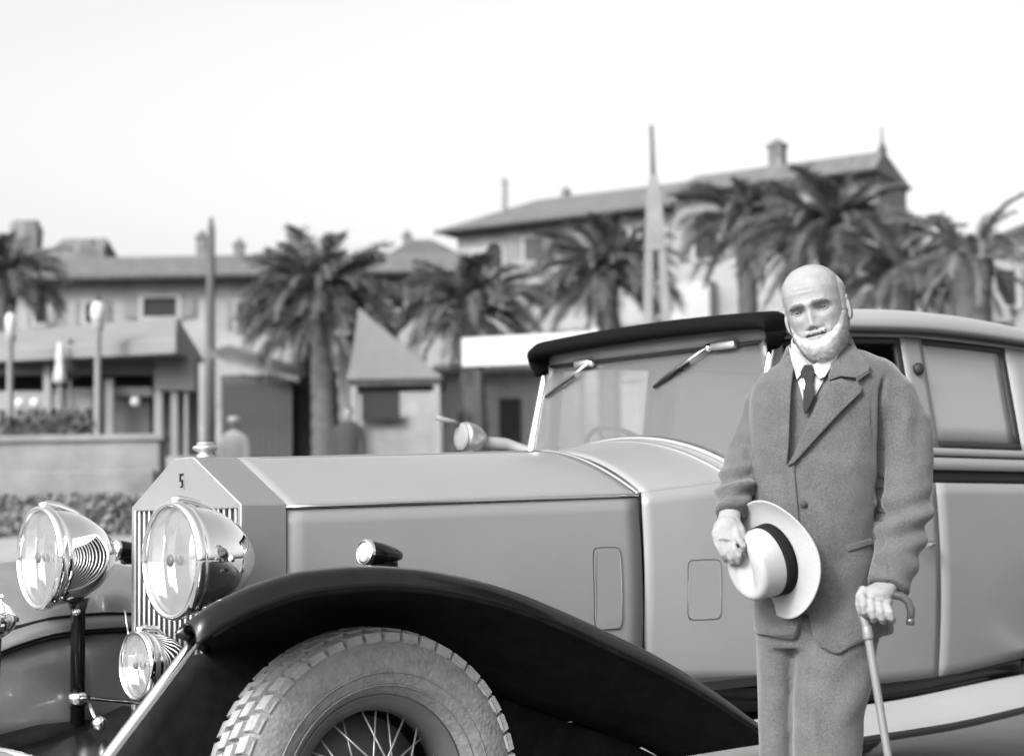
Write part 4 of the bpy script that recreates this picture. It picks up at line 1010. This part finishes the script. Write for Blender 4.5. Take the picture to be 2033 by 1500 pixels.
# ---- head
HZ_ = [-.137, -.130, -.116, -.092, -.066, -.046, -.02, 0, .015, .045, .072, .095, .110, .119, .1235]
HW_ = [.004, .024, .043, .057, .0655, .0695, .0730, .0750, .0765, .0780, .0740, .0610, .0450, .0270, .003]
HF_ = [.004, .050, .075, .087, .088, .087, .087, .088, .094, .094, .086, .068, .049, .029, .003]
HB_ = [.004, .012, .030, .052, .066, .080, .093, .100, .104, .106, .098, .078, .057, .033, .003]
def headpt(az, z):
    """az 0 = straight ahead (-y), positive to +x"""
    w, f, b = interp(z, HZ_, HW_), interp(z, HZ_, HF_), interp(z, HZ_, HB_)
    s, c = sin(az), cos(az); e = .92
    x = w*math.copysign(abs(s)**e, s); y = -(f if c > 0 else b)*math.copysign(abs(c)**e, c)
    d = 0.
    if c > 0:
        k = sm(0, .35, c); ax = abs(x)
        d += .0085*ga(ax-.027, .023)*ga(z-.017, .0080)            # brow
        d -= .0150*ga(ax-.031, .0165)*ga(z+.001, .0090)          # sockets
        d += .0100*ga(x, .0085)*ga(z+.004, .020) + .0175*ga(x, .0105)*ga(z+.028, .017) + .0150*ga(x, .0125)*ga(z+.043, .0095)
        d += .0085*ga(ax-.0135, .0085)*ga(z+.046, .0075)         # nostrils
        d += .0060*ga(ax-.043, .018)*ga(z+.022, .013)            # cheekbones
        d -= .0065*ga(ax-.029-.35*(-.045-z), .0055)*ga(z+.046, .016)   # folds beside the nose
        d += .0035*ga(ax-.018, .020)*ga(z+.0585, .006)           # moustache
        d -= .0085*ga(x, .030)*ga(z+.0665, .0034)                 # mouth
        d += .0035*ga(x, .016)*ga(z+.0735, .0045)
        d -= .0015*sin(z*520+x*30)*ga(z-.052, .016)*ga(x, .05)
        d -= .0016*sin((z+.25*ax)*620)*ga(ax-.052, .010)*ga(z+.004, .014)   # crow's feet
        d -= .0030*ga(ax-.034, .012)*ga(z+.0155, .0035)           # bags under the eyes     # forehead lines
        d -= .0035*ga(ax-.062, .015)*ga(z-.022, .02)             # temples
        d *= k
    return V((x, y-d, z))
HC = P3(1648, 627, -.015)
HM = Matrix.Translation(HC) @ Matrix.Rotation(-R(11.5), 4, 'Y') @ Matrix.Rotation(-R(13), 4, 'Z') @ Matrix.Rotation(R(1.5), 4, 'X')
def H(p): return HM @ V(p)
NA, NZ = 112, 100
zl_ = [lin(-.1365, .1232, .5-.5*cos(pi*lin(.04, .96, i/NZ))/cos(pi*.04)) for i in range(NZ+1)]
g = G()
g.loft([[H(headpt(2*pi*j/NA-pi, z)) for j in range(NA)] for z in zl_])
# ears
for s in (-1, 1):
    m = Matrix.Rotation(s*R(24), 3, 'Z') @ Matrix.Rotation(R(-8), 3, 'X')
    mm = HM.to_3x3() @ m
    g.ell(H((s*.0795, .012, -.010)), (.0075, .018, .032), 14, 10, mm)
    g.ell(H((s*.0790, .004, -.034)), (.006, .010, .012), 12, 8, mm)
    g.tube([H((s*.083, .012+.019*cos(a), -.008+.030*sin(a))) for a in [lin(-1.9, 2.4, i/12) for i in range(13)]], .0042, 6)
# neck, trunk and limbs under the clothes
g.tube([P3(1646, 800, .05), P3(1645, 735, .035), H((0, .025, -.06))], [.062, .058, .060], 20)
g.tube([P3(1625, 1290, .02), P3(1628, 1130, .03), P3(1635, 950, .03), P3(1645, 830, .04), P3(1650, 760, .05)], [.085, .085, .11, .11, .06], 18)
LA = [P3(1545, 795, .06), P3(1525, 850, .06), P3(1500, 920, .02), P3(1483, 965, -.05), P3(1474, 1005, -.11), P3(1472, 1030, -.145)]
RA = [P3(1792, 780, .01), P3(1812, 850, .01), P3(1816, 940, .0), P3(1808, 1030, -.04), P3(1785, 1110, -.09), P3(1766, 1160, -.125)]
g.tube(LA, [.05, .046, .038, .036, .028, .024], 12)
g.tube(RA, [.036, .044, .040, .038, .030, .025], 12)
g.tube([LA[0], P3(1650, 790, .05), RA[0]], .036, 10)
for (hx, kx, fx, dy) in ((1556, 1543, 1546, .05), (1690, 1650, 1640, -.005)):
    g.tube([P3(hx, 1270, .02+dy), P3(hx*.5+kx*.5, 1400, dy), V((X(kx), dy-.01, .47)), V((X(fx), dy+.01, .25)), V((X(fx), dy+.02, .07))], [.05, .045, .042, .040, .036], 14)
    g.tube([V((X(fx), dy+.05, .05)), V((X(fx), dy-.05, .045)), V((X(fx), dy-.14, .03))], [.036, .036, .026], 10)
# right hand (towards the left of the picture): holds the crown of the hat between fingers and thumb
hy = -.205
g.tube([P3(1472, 1014, -.13), P3(1471, 1038, -.165), P3(1468, 1062, hy), P3(1466, 1080, hy-.01)], [.026, .030, .036, .030], 16, sq=(.62, 1.0))
g.ell(P3(1468, 1058, hy), (.037, .019, .036), 16, 10)
for i, (kx_, ky_, mx, my, tx, ty) in enumerate(((1488, 1072, 1499, 1086, 1500, 1098), (1476, 1084, 1490, 1105, 1488, 1121), (1462, 1086, 1475, 1109, 1477, 1124), (1449, 1080, 1460, 1102, 1466, 1116))):
    yk = hy-.014+.004*i
    g.tube([P3(kx_-4, ky_-22, hy-.004), P3(kx_, ky_, yk-.006), P3((kx_+mx)/2, (ky_+my)/2, yk-.014), P3(mx, my, yk-.014), P3((mx+tx)/2, (my+ty)/2, yk-.006), P3(tx, ty, yk+.004)],
           [.0105, .0105, .0092, .0094, .0086, .0065], 10)
g.tube([P3(1482, 1040, -.19), P3(1494, 1058, -.208), P3(1499, 1074, -.218), P3(1503, 1092, -.216)], [.014, .012, .0105, .007], 10)
# left hand: closed over the crook of the cane
cy = -.165
g.tube([P3(1770, 1155, -.12), P3(1759, 1172, -.14), P3(1745, 1183, cy+.008), P3(1735, 1188, cy-.008)], [.027, .031, .036, .030], 16, sq=(.8, 1.05))
g.ell(P3(1741, 1181, cy), (.040, .030, .023), 18, 12)
for i, (kx_, ky_) in enumerate(((1715, 1187), (1730, 1194), (1745, 1199), (1759, 1202))):
    dx = (2.0, 2.5, 3.5, 5)[i]; l = (1.0, 1.06, 1.0, .86)[i]
    g.tube([P3(kx_+6, ky_-8, cy+.006), P3(kx_, ky_, cy-.034), P3(kx_+dx, ky_+13*l, cy-.041), P3(kx_+dx*1.5, ky_+25*l, cy-.036), P3(kx_+dx*2.2, ky_+33*l, cy-.020), P3(kx_+dx*2.6, ky_+32*l, cy-.002)],
           [.0115, .0112, .0100, .0098, .0088, .007], 10)
g.tube([P3(1722, 1172, cy-.008), P3(1712, 1184, cy-.022), P3(1709, 1200, cy-.026), P3(1712, 1217, cy-.022)], [.015, .0125, .0105, .0075], 10)
body = blend('body', .0030, M['skin'], man, g, 2, lambda p, n: n*(.0005*nz(p, 55, 3)+.0003*nz(p, 140, 4)), fac=.4)

# eyes: narrow, in the shade of the brow
for s in (-1, 1):
    c = headpt(s*.40, -.001); c.y += .0062; c.x = s*.0315
    e = G(); mm = HM.to_3x3(); e.ell(H(c), (.0115, .0115, .0115), 16, 12, mm); eo = e.obj('eye', M['eye'], man)
    G().ell(H(c+V((0, -.0085, -.001))), (.0075, .0045, .0066), 14, 8, mm).obj('iris', M['iris'], eo)
    g = G()
    for sg, up, th in ((1, .0056, .0032), (-1, -.0054, .0028)):
        g.tube([H(c+V((q*.0150, -.0118+.0065*q*q, up*(1-q*q)-.0012*q*s))) for q in [i/5-1 for i in range(11)]], [.0012]+[th*1.15]*9+[.0012], 8)
    g.obj('eyelid', M['skin'], eo)
    g = G(); rnd = random.Random(5+s)
    for k in range(150):
        q = rnd.uniform(-1, 1); x = s*(.030+.020*q); z = .0165-.0045*q*q*(1 if q > 0 else .3)+rnd.uniform(-.0022, .0020)
        p = headpt(math.asin(max(-1, min(1, x/.077))), z); p.x = x; dr = V((s*rnd.uniform(.4, 1), -.5, rnd.uniform(-.3, .5))).normalized()*rnd.uniform(.007, .012)
        w = V((0, 0, .0009)); g.add([H(p+V((0, -.001, 0))-w), H(p+V((0, -.001, 0))+w), H(p+dr)], [(0, 1, 2)])
    g.obj('eyebrow', M['brow'], man, False, fix=False)
# mouth line
g = G(); g.tube([H(headpt(q*.40, -.0668-.0014*cos(q*3))+V((0, -.0026, 0))) for q in [i/6-1 for i in range(13)]], [.0006]+[.0024]*11+[.0006], 6); g.obj('mouth', M['lip'], man)
g = G()
for s in (-1, 1): g.ell(H(headpt(s*.095, -.0515)+V((s*.001, .002, -.001))), (.0042, .003, .0022), 8, 6, HM.to_3x3())
g.obj('nostrils', M['lip'], man)
# beard and the short hair at the back and sides
def bmask(az, z):
    a = abs(az)
    top = interp(a, [0, .30, .42, .62, .9, 1.25, 1.6, 1.75], [-.081, -.079, -.072, -.068, -.052, -.020, .005, .012])
    m = sm(top+.010, top-.020, z)*sm(2.0, 1.5, a)*(1-.45*sm(.5, 1.2, a))
    mo = .55*ga((z+.0585), .0055)*sm(.50, .28, a)
    chin = ga(az, .3)*ga(z+.0785, .003)*.0
    return max(m, mo, chin)
def hmask(az, z):
    a = abs(az)
    return sm(1.10, 1.65, a)*sm(.075, .030, z+.02*sin(a*3))*sm(-.085, -.05, z)
def shell_(name, mask, amp, zlo, zhi, strands, ln, m, seed):
    g = G(); rnd = random.Random(seed); na, nzz = 120, 70; idx = {}
    def pt(az, z):
        p = headpt(az, z); k = mask(az, z); e = .004
        n = (headpt(az+e, z)-headpt(az-e, z)).cross(headpt(az, min(.12, z+e))-headpt(az, max(-.1365, z-e))).normalized()
        return p, n, k
    vs = []; keep = []
    for i in range(nzz+1):
        z = lin(zlo, zhi, i/nzz)
        for j in range(na):
            p, n, k = pt(2*pi*j/na-pi, z)
            lump = .35*nz(p, 90, 1)+.45*nz(p, 38, 2)
            vs.append(H(p+n*(amp*k*(1+lump)-.0022*(1-k)))); keep.append(k > .03)
    fs = []
    for i in range(nzz):
        for j in range(na):
            f = (i*na+j, i*na+(j+1) % na, (i+1)*na+(j+1) % na, (i+1)*na+j)
            if any(keep[q] for q in f): fs.append(f)
    used = sorted({q for f in fs for q in f}); mp_ = {q: i for i, q in enumerate(used)}
    g.add([vs[q] for q in used], [tuple(mp_[q] for q in f) for f in fs])
    c = 0
    while c < strands:
        az, z = rnd.uniform(-pi, pi), rnd.uniform(zlo, zhi)
        p, n, k = pt(az, z)
        if rnd.random() > k or k < .06: continue
        c += 1
        d = (n*.40+V((rnd.uniform(-.3, .3), rnd.uniform(-.2, .2), -.95))).normalized(); l = ln*rnd.uniform(.5, 1.2)*(.4 if z > -.067 and abs(az) < .55 else 1)
        q0 = p+n*amp*k*.6; q1 = q0+(n*.5+d*.8).normalized()*l*.5; q2 = q1+d*l*.5; w = n.cross(d).normalized()*.0006
        g.add([H(q0-w), H(q0+w), H(q1+w), H(q1-w), H(q2)], [(0, 1, 2, 3), (3, 2, 4)])
    return g.obj(name, m, man, True, fix=False)
shell_('beard', bmask, .0105, -.1362, .02, 7000, .0085, M['beard'], 3)
shell_('hair', hmask, .0050, -.09, .075, 1500, .006, M['beard'], 4)

# ---- jacket
T_PY = [694, 706, 726, 746, 772, 812, 870, 960, 1060, 1160, 1225, 1262]
T_L = [1618, 1598, 1560, 1536, 1520, 1512, 1510, 1507, 1506, 1508, 1508, 1510]
T_R = [1700, 1745, 1790, 1808, 1812, 1800, 1778, 1764, 1752, 1744, 1772, 1776]
T_D = [.055, .075, .095, .108, .122, .132, .138, .142, .142, .138, .138, .138]
T_C = [.055, .055, .05, .045, .038, .03, .025, .015, .01, .01, .01, .01]
def tring(py, n=56):
    l, r, d, c = (interp(py, T_PY, q) for q in (T_L, T_R, T_D, T_C)); out = []
    for j in range(n):
        a = 2*pi*j/n; s, k = sin(a), cos(a)
        x = X((l+r)/2)+(r-l)/2/KX*math.copysign(abs(s)**.80, s)
        y = c-d*math.copysign(abs(k)**.85, k)
        z = Z(py)
        if py > 1200:      # front hem: gap between the fronts, the near front hanging lower
            f = sm(.2, .6, k); q = (py-1200)/62
            px = x*KX+1640
            z += f*q*(.105*ga(px-1607, 13)) - f*q*(.030*ga(px-1672, 34)) - (1-f)*q*.0
        out.append(V((x, y, z)))
    return out
g = G(); g.loft([tring(lin(694, 1262, i/44)) for i in range(45)])
g.tube([P3(1552, 782, .055), P3(1540, 812, .06), P3(1522, 862, .058), P3(1500, 918, .02), P3(1484, 962, -.045), P3(1475, 1000, -.105), P3(1473, 1026, -.145)], [.052, .058, .056, .053, .049, .044, .040], 22)
g.tube([P3(1772, 768, .02), P3(1793, 792, .012), P3(1811, 850, .008), P3(1815, 930, .0), P3(1808, 1015, -.035), P3(1792, 1085, -.075), P3(1770, 1160, -.12), P3(1766, 1171, -.127)], [.052, .060, .064, .067, .067, .062, .054, .054], 24)
EDGE = [(694, 1606), (760, 1594), (850, 1589), (932, 1584), (1010, 1588), (1120, 1597), (1215, 1606), (1290, 1614)]
def edge(py): return interp(py, [a for a, b in EDGE], [b for a, b in EDGE])
def jfold(p, n):
    px, py = p.x*KX+1640, 1500-(p.z-.5225)*KX
    d = .0060*nz(p, 5, 1)+.0045*nz((p.x*1.6, p.y, p.z*.7), 11, 2)+.0012*nz(p, 30, 5)
    fr = sm(.1, .5, -n.y)
    if px > 1500 and px < 1765:
        d += fr*.004*sm(-4, 4, px-edge(py))*sm(900, 940, py)
        # drag folds from the closed front towards the hip
        d += fr*.006*sin((px*.55+py)*.052)*ga(px-1690, 65)*ga(py-1150, 80)
        d += fr*.005*sin((py-.35*px)*.06)*ga(px-1545, 40)*ga(py-1000, 130)
    if px < 1512 and py > 850:      # creases above the right cuff
        d += .0085*sin((py+.22*(px-1470))*.175)*ga(py-968, 34)
    if px > 1745 and py > 880:      # creases inside the left elbow
        d += .0105*sin((py+.30*(px-1800))*.115+.6)*ga(py-1045, 50) + .006*sin((py-.5*px)*.09)*ga(py-1125, 40)
    if px > 1745 and 760 < py < 1000: d += .004*sin(px*.13+py*.02)*ga(py-860, 70)
    # armhole seam
    d -= .024*ga(px-interp(py, [745, 800, 900, 1100], [1779, 1772, 1764, 1750]), 6.0)*sm(750, 790, py)*sm(1130, 1060, py)*fr
    return n*d
jacket = blend('jacket', .0050, M['tweed'], man, g, 7, jfold)
bvh = BVHTree.FromPolygons([v.co.copy() for v in jacket.data.vertices], [tuple(p.vertices) for p in jacket.data.polygons])
# the open front: waistcoat and shirt lie deeper than the two coat fronts
jn = [v.normal.y for v in jacket.data.vertices]
for v, ny in zip(jacket.data.vertices, jn):
    px, py = v.co.x*KX+1640, 1500-(v.co.z-.5225)*KX
    if ny < -.15 and 700 < py < 945:
        l = interp(py, [700, 800, 932], [1601, 1594, 1585]); r = interp(py, [700, 760, 830, 932], [1690, 1668, 1634, 1588])
        v.co.y += .024*sm(l-2.5, l+2.5, px)*sm(r+3, r-3, px)*sm(945, 925, py)
for v, ny in zip(jacket.data.vertices, jn):      # the fronts part at the hem
    px, py = v.co.x*KX+1640, 1500-(v.co.z-.5225)*KX
    if v.co.y < -.02 and py > 1190: v.co.z += .085*ga(px-1609, 12)*sm(1190, 1262, py) - .016*ga(px-1665, 30)*sm(1200, 1262, py)
def front(px, py):
    """jacket surface seen from in front, in the man's own axes"""
    o = V((X(px), -2, Z(py))); h = bvh.ray_cast(o, V((0, 1, 0)))
    return h[0].y if h[0] else None
def cloth(name, poly, off, th, m, par, res=5., fallback=None, curve=0.):
    """a piece of cloth laid on the front of the jacket: outline in photo pixels, raised by off, th thick"""
    me = bpy.data.meshes.new('outline'); bm = bmesh.new()
    vs = [bm.verts.new((x, y, 0)) for x, y in poly]
    bm.faces.new(vs); bmesh.ops.triangulate(bm, faces=bm.faces[:])
    for _ in range(4):
        ed = [e for e in bm.edges if e.calc_length() > res*1.6]
        if not ed: break
        bmesh.ops.subdivide_edges(bm, edges=ed, cuts=1, use_grid_fill=False); bmesh.ops.triangulate(bm, faces=[f for f in bm.faces if len(f.verts) > 3])
    ymid = None
    for v in bm.verts:
        px, py = v.co.x, v.co.y; y = front(px, py)
        if y is None or (fallback is not None and y > fallback): y = fallback if fallback is not None else 0
        v.co = (X(px), y-off, Z(py))
    bm.to_mesh(me); bm.free()
    o = link(name, me, m, par)
    # even out steps picked up from beneath
    s = o.modifiers.new('s', 'SMOOTH'); s.factor = .5; s.iterations = 4; s.use_x = False; s.use_z = False
    d = o.modifiers.new('t', 'SOLIDIFY'); d.thickness = th; d.offset = 0
    b = o.modifiers.new('b', 'BEVEL'); b.width = th*.3; b.segments = 2; b.limit_method = 'ANGLE'
    return o
vest = [(1600, 712), (1592, 800), (1584, 932), (1590, 935), (1604, 905), (1645, 825), (1676, 750), (1692, 692), (1660, 722), (1630, 738)]
cloth('waistcoat', vest, -.019, .006, M['tweed2'], man)
shirt = [(1598, 706), (1597, 730), (1606, 765), (1620, 822), (1632, 815), (1655, 775), (1684, 716), (1660, 718), (1630, 726)]
cloth('shirt_front', shirt, -.010, .004, M['shirt'], man, fallback=-.06)
cloth('collar_wing', [(1591, 700), (1595, 722), (1606, 768), (1612, 760), (1628, 737), (1612, 716)], .004, .006, M['shirt'], man, fallback=-.062)
cloth('collar_wing', [(1632, 742), (1650, 768), (1660, 764), (1686, 722), (1688, 708), (1664, 722)], .006, .006, M['shirt'], man, fallback=-.062)
ti = cloth('tie', [(1621, 738), (1636, 738), (1641, 752), (1637, 775), (1640, 800), (1630, 822), (1620, 838), (1616, 822), (1618, 790), (1616, 768), (1613, 752)], .004, .010, M['tie'], man, res=3.5, fallback=-.07)
cloth('spot', [(1613, 768), (1619, 766), (1622, 776), (1620, 788), (1614, 786)], .011, .003, M['tied'], ti, res=3)
ll = cloth('lapel', [(1594, 704), (1588, 716), (1576, 735), (1566, 790), (1570, 850), (1582, 934), (1587, 900), (1590, 850), (1594, 790), (1600, 745)], .020, .010, M['tweed'], man)
lr = cloth('lapel', [(1712, 778), (1690, 768), (1668, 776), (1640, 828), (1604, 902), (1584, 936), (1596, 932), (1640, 884), (1690, 832), (1728, 796), (1729, 788), (1720, 774)], .013, .010, M['tweed'], man)
cloth('collar', [(1690, 668), (1700, 676), (1722, 706), (1746, 746), (1744, 754), (1720, 768), (1690, 764), (1668, 772), (1682, 738), (1692, 700)], .015, .010, M['tweed'], man)
fe = [(edge(q), q) for q in range(932, 1228, 18)]
cloth('front_edge', fe+[(x+13, q) for x, q in reversed(fe)], .004, .009, M['tweed'], man, res=7)
cloth('notch_shadow', [(1718, 770), (1744, 752), (1746, 757), (1721, 775)], .0175, .004, M['button_notch'], lr, res=3)  # dark strip laid in as the shade of the collar notch
# collar band round the neck
g = G(); nb = []
for i in range(33):
    a = lin(-2.55, 2.55, i/32); c = P3(1648, 712, .028)
    nb.append(c+V((.064*sin(a), -.066*cos(a), .030-.030*cos(a)*1.0+.010*sin(a))))
g.loft([[p+V((0, 0, -.016))+(p-c).normalized()*.001, p+V((0, 0, .020)), p+V((0, 0, .020))+V(((p-c).x, (p-c).y, 0)).normalized()*.005, p+V((0, 0, -.016))+V(((p-c).x, (p-c).y, 0)).normalized()*.006] for p in nb]); g.obj('collar_band', M['shirt'], man)
g = G(); nb2 = []
for i in range(33):
    a = lin(.75, 5.1, i/32); c = P3(1650, 712, .040)
    nb2.append(c+V((.078*sin(a), -.078*cos(a), .022-.026*cos(a)+.012*sin(a))))
g.loft([[p+V((0, 0, -.035))+V(((p-c).x, (p-c).y, 0)).normalized()*.018, p+V((0, 0, .010)), p+V((0, 0, .012))+V(((p-c).x, (p-c).y, 0)).normalized()*.008, p+V((0, 0, -.034))+V(((p-c).x, (p-c).y, 0)).normalized()*.028] for p in nb2]); g.obj('coat_collar', M['tweed'], man)
# pocket flap and buttons
g = G(); g.tube([P3(1612, 1010, (front(1612, 1010) or -.13)-.002), P3(1612, 1010, (front(1612, 1010) or -.13)-.006)], .009, 14); g.obj('button', M['button_notch'], man)
cloth('pocket_welt', [(1690, 1090), (1738, 1078), (1740, 1088), (1692, 1101)], .002, .006, M['tweed'], man)

# ---- trousers
g = G()
def lring(cx, hw, py, y, d, n=28): 
    return [V((X(cx)+hw/KX*math.copysign(abs(sin(2*pi*j/n))**.9, sin(2*pi*j/n)), y-d*math.copysign(abs(cos(2*pi*j/n))**.8, cos(2*pi*j/n)), Z(py))) for j in range(n)]
g.loft([lring(1625, 108, 1180, .012, .112), lring(1626, 112, 1240, .012, .116), lring(1630, 112, 1290, .015, .110)])
g.loft([lring(1560, 50, 1225, .03, .10), lring(1552, 42, 1300, .045, .095), lring(1545, 36, 1400, .05, .085), lring(1543, 35, 1500, .05, .080), lring(1543, 34, 1640, .05, .07), lring(1545, 34, 1800, .055, .066), lring(1546, 33, 2120, .06, .068)])
g.loft([lring(1665, 86, 1215, .0, .105), lring(1668, 82, 1270, -.005, .108), lring(1660, 78, 1330, -.01, .105), lring(1650, 71, 1400, -.015, .098), lring(1642, 65, 1500, -.018, .092), lring(1640, 58, 1640, -.02, .08), lring(1640, 54, 1800, -.01, .072), lring(1640, 52, 2120, 0, .075)])
def tfold(p, n):
    px, py = p.x*KX+1640, 1500-(p.z-.5225)*KX
    d = .004*nz(p, 6, 7)+.002*nz(p, 15, 8)
    if px > 1590:
        d += .0055*sin((py+1.05*px)*.052)*ga(px-1700, 50)*sm(1260, 1300, py)*sm(1480, 1400, py)
        d += .004*ga(px-1622-.02*(py-1400), 5)*sm(1300, 1360, py)*sm(.3, .7, -n.y)     # pressed crease
    return n*d
blend('trousers', .0065, M['tweed2'], man, g, 6, tfold)
for (fx, dy) in ((1546, .05), (1640, -.005)):
    G().loft([[V((X(fx)+w*cos(2*pi*j/18), dy+.02+yy+.0*j, max(.012, h*.5+h*.5*sin(2*pi*j/18)))) for j in range(18)] for yy, w, h in ((.085, .02, .05), (.07, .036, .09), (.0, .042, .11), (-.08, .046, .075), (-.15, .042, .06), (-.19, .02, .035))]).obj('shoe', M['shoe'], man)

# ---- hat (held by the crown)
hm = Matrix.Translation(MANLOC) @ Matrix.Rotation(MRZ, 4, 'Z')
hax = V((-.715, -.665, -.225)).normalized(); hz = hax
hx_ = (V((.26, 0, -.966))-hz*V((.26, 0, -.966)).dot(hz)).normalized(); hy_ = hz.cross(hx_)
hc = P3(1556, 1113, -.150)
hat = empty('panama_hat', hm @ hc, 0, 'white panama hat with a black band, held low in front of the jacket', 'hat')
hb = Matrix((hx_, hy_, hz)).transposed().to_4x4()
hat.matrix_world = hm @ Matrix.Translation(hc) @ hb
def hr(a): return .150+.004*cos(2*a)
def brim(a, b):
    th = 2*pi*a; r = lin(.082, hr(th), b); q = b
    z = .012*q**2*cos(2*th)*1.0+.008*(q**3)*sm(-.2, 1, -cos(th)) - .004*q + .004*sin(3*th+1)*q*q
    return (r*cos(th)*1.0, r*sin(th)*.97, z)
G().grid(brim, 72, 14).obj('brim', M['straw'], hat, thick=.003, weld=True)
def crown(a, b):
    th = 2*pi*a
    if b < .62: t = b/.62; r = lin(.083, .076, t); z = .092*t
    elif b < .76: t = (b-.62)/.14; r = .076-.014*(1-cos(t*pi/2)); z = .092+.014*sin(t*pi/2)
    else: t = (b-.76)/.24; r = .062*(1-t)+.0004; z = .106
    x, y = r*1.08*cos(th), r*.93*sin(th)
    k = sm(.45, .8, b)
    z -= k*.030*ga(y, .020)*sm(.085, .0, abs(x+.01)) + k*.016*sm(-.0, -.08, x)
    pin = .020*ga(x+.060, .030)*sm(.25, .8, b)
    y *= 1-min(.45, pin*16)
    return (x, y, z)
G().grid(crown, 72, 40).obj('crown', M['straw'], hat, thick=.003, weld=True)
G().grid(lambda a, b: ((.0855-.0022*b)*1.075*cos(2*pi*a), (.0855-.0022*b)*.935*sin(2*pi*a), .003+.034*b), 64, 3).obj('hat_band', M['band'], hat, thick=.002)

# ---- cane
cn = empty('walking_cane', hm @ V((X(1800), -.20, 0)), MRZ, 'slim pale walking cane with a dark crook handle under the hand of the man', 'cane')
c0 = V((X(1800), -.20, 0))
top = P3(1713, 1206, -.172); ft = V((X(1806), -.22, .02)); k1 = P3(1723, 1250, -.178)
g = G(); pth = [ft-c0, ft.lerp(k1, .5)-c0, k1-c0, P3(1718, 1228, -.175)-c0, top-c0]
g.tube(pth, [.0085, .0098, .0105, .0110, .0115], 12); g.obj('shaft', M['cane'], cn)
G().tube([V((ft.x-c0.x, ft.y-c0.y, 0)), ft-c0+V((0, 0, .03))-V((.003, 0, 0))], [.010, .0095], 10).obj('ferrule', M['caneh'], cn)
G().lathe([(.0125, 0), (.0135, .006), (.0125, .03), (.011, .034)], k1-c0-(k1-ft).normalized()*.02, (k1-ft).normalized(), 14).obj('collar', M['cane'], cn)
hp = [P3(1712, 1202, -.172), P3(1713, 1192, -.170), P3(1724, 1185, -.166), P3(1745, 1183, -.160), P3(1770, 1182, -.155), P3(1788, 1185, -.152), P3(1801, 1196, -.150), P3(1806, 1212, -.149), P3(1804, 1232, -.149)]
G().tube([p-c0 for p in hp], [.011, .0115, .0115, .0115, .0115, .0115, .0112, .0105, .0095], 12).obj('handle', M['caneh'], cn)
G().lathe([(.0105, 0), (.0115, .006), (.0105, .016), (0, .018)], hp[-1]-c0+V((0, 0, .006)), (-.05, 0, -1), 12).obj('tip', M['caneh'], cn)
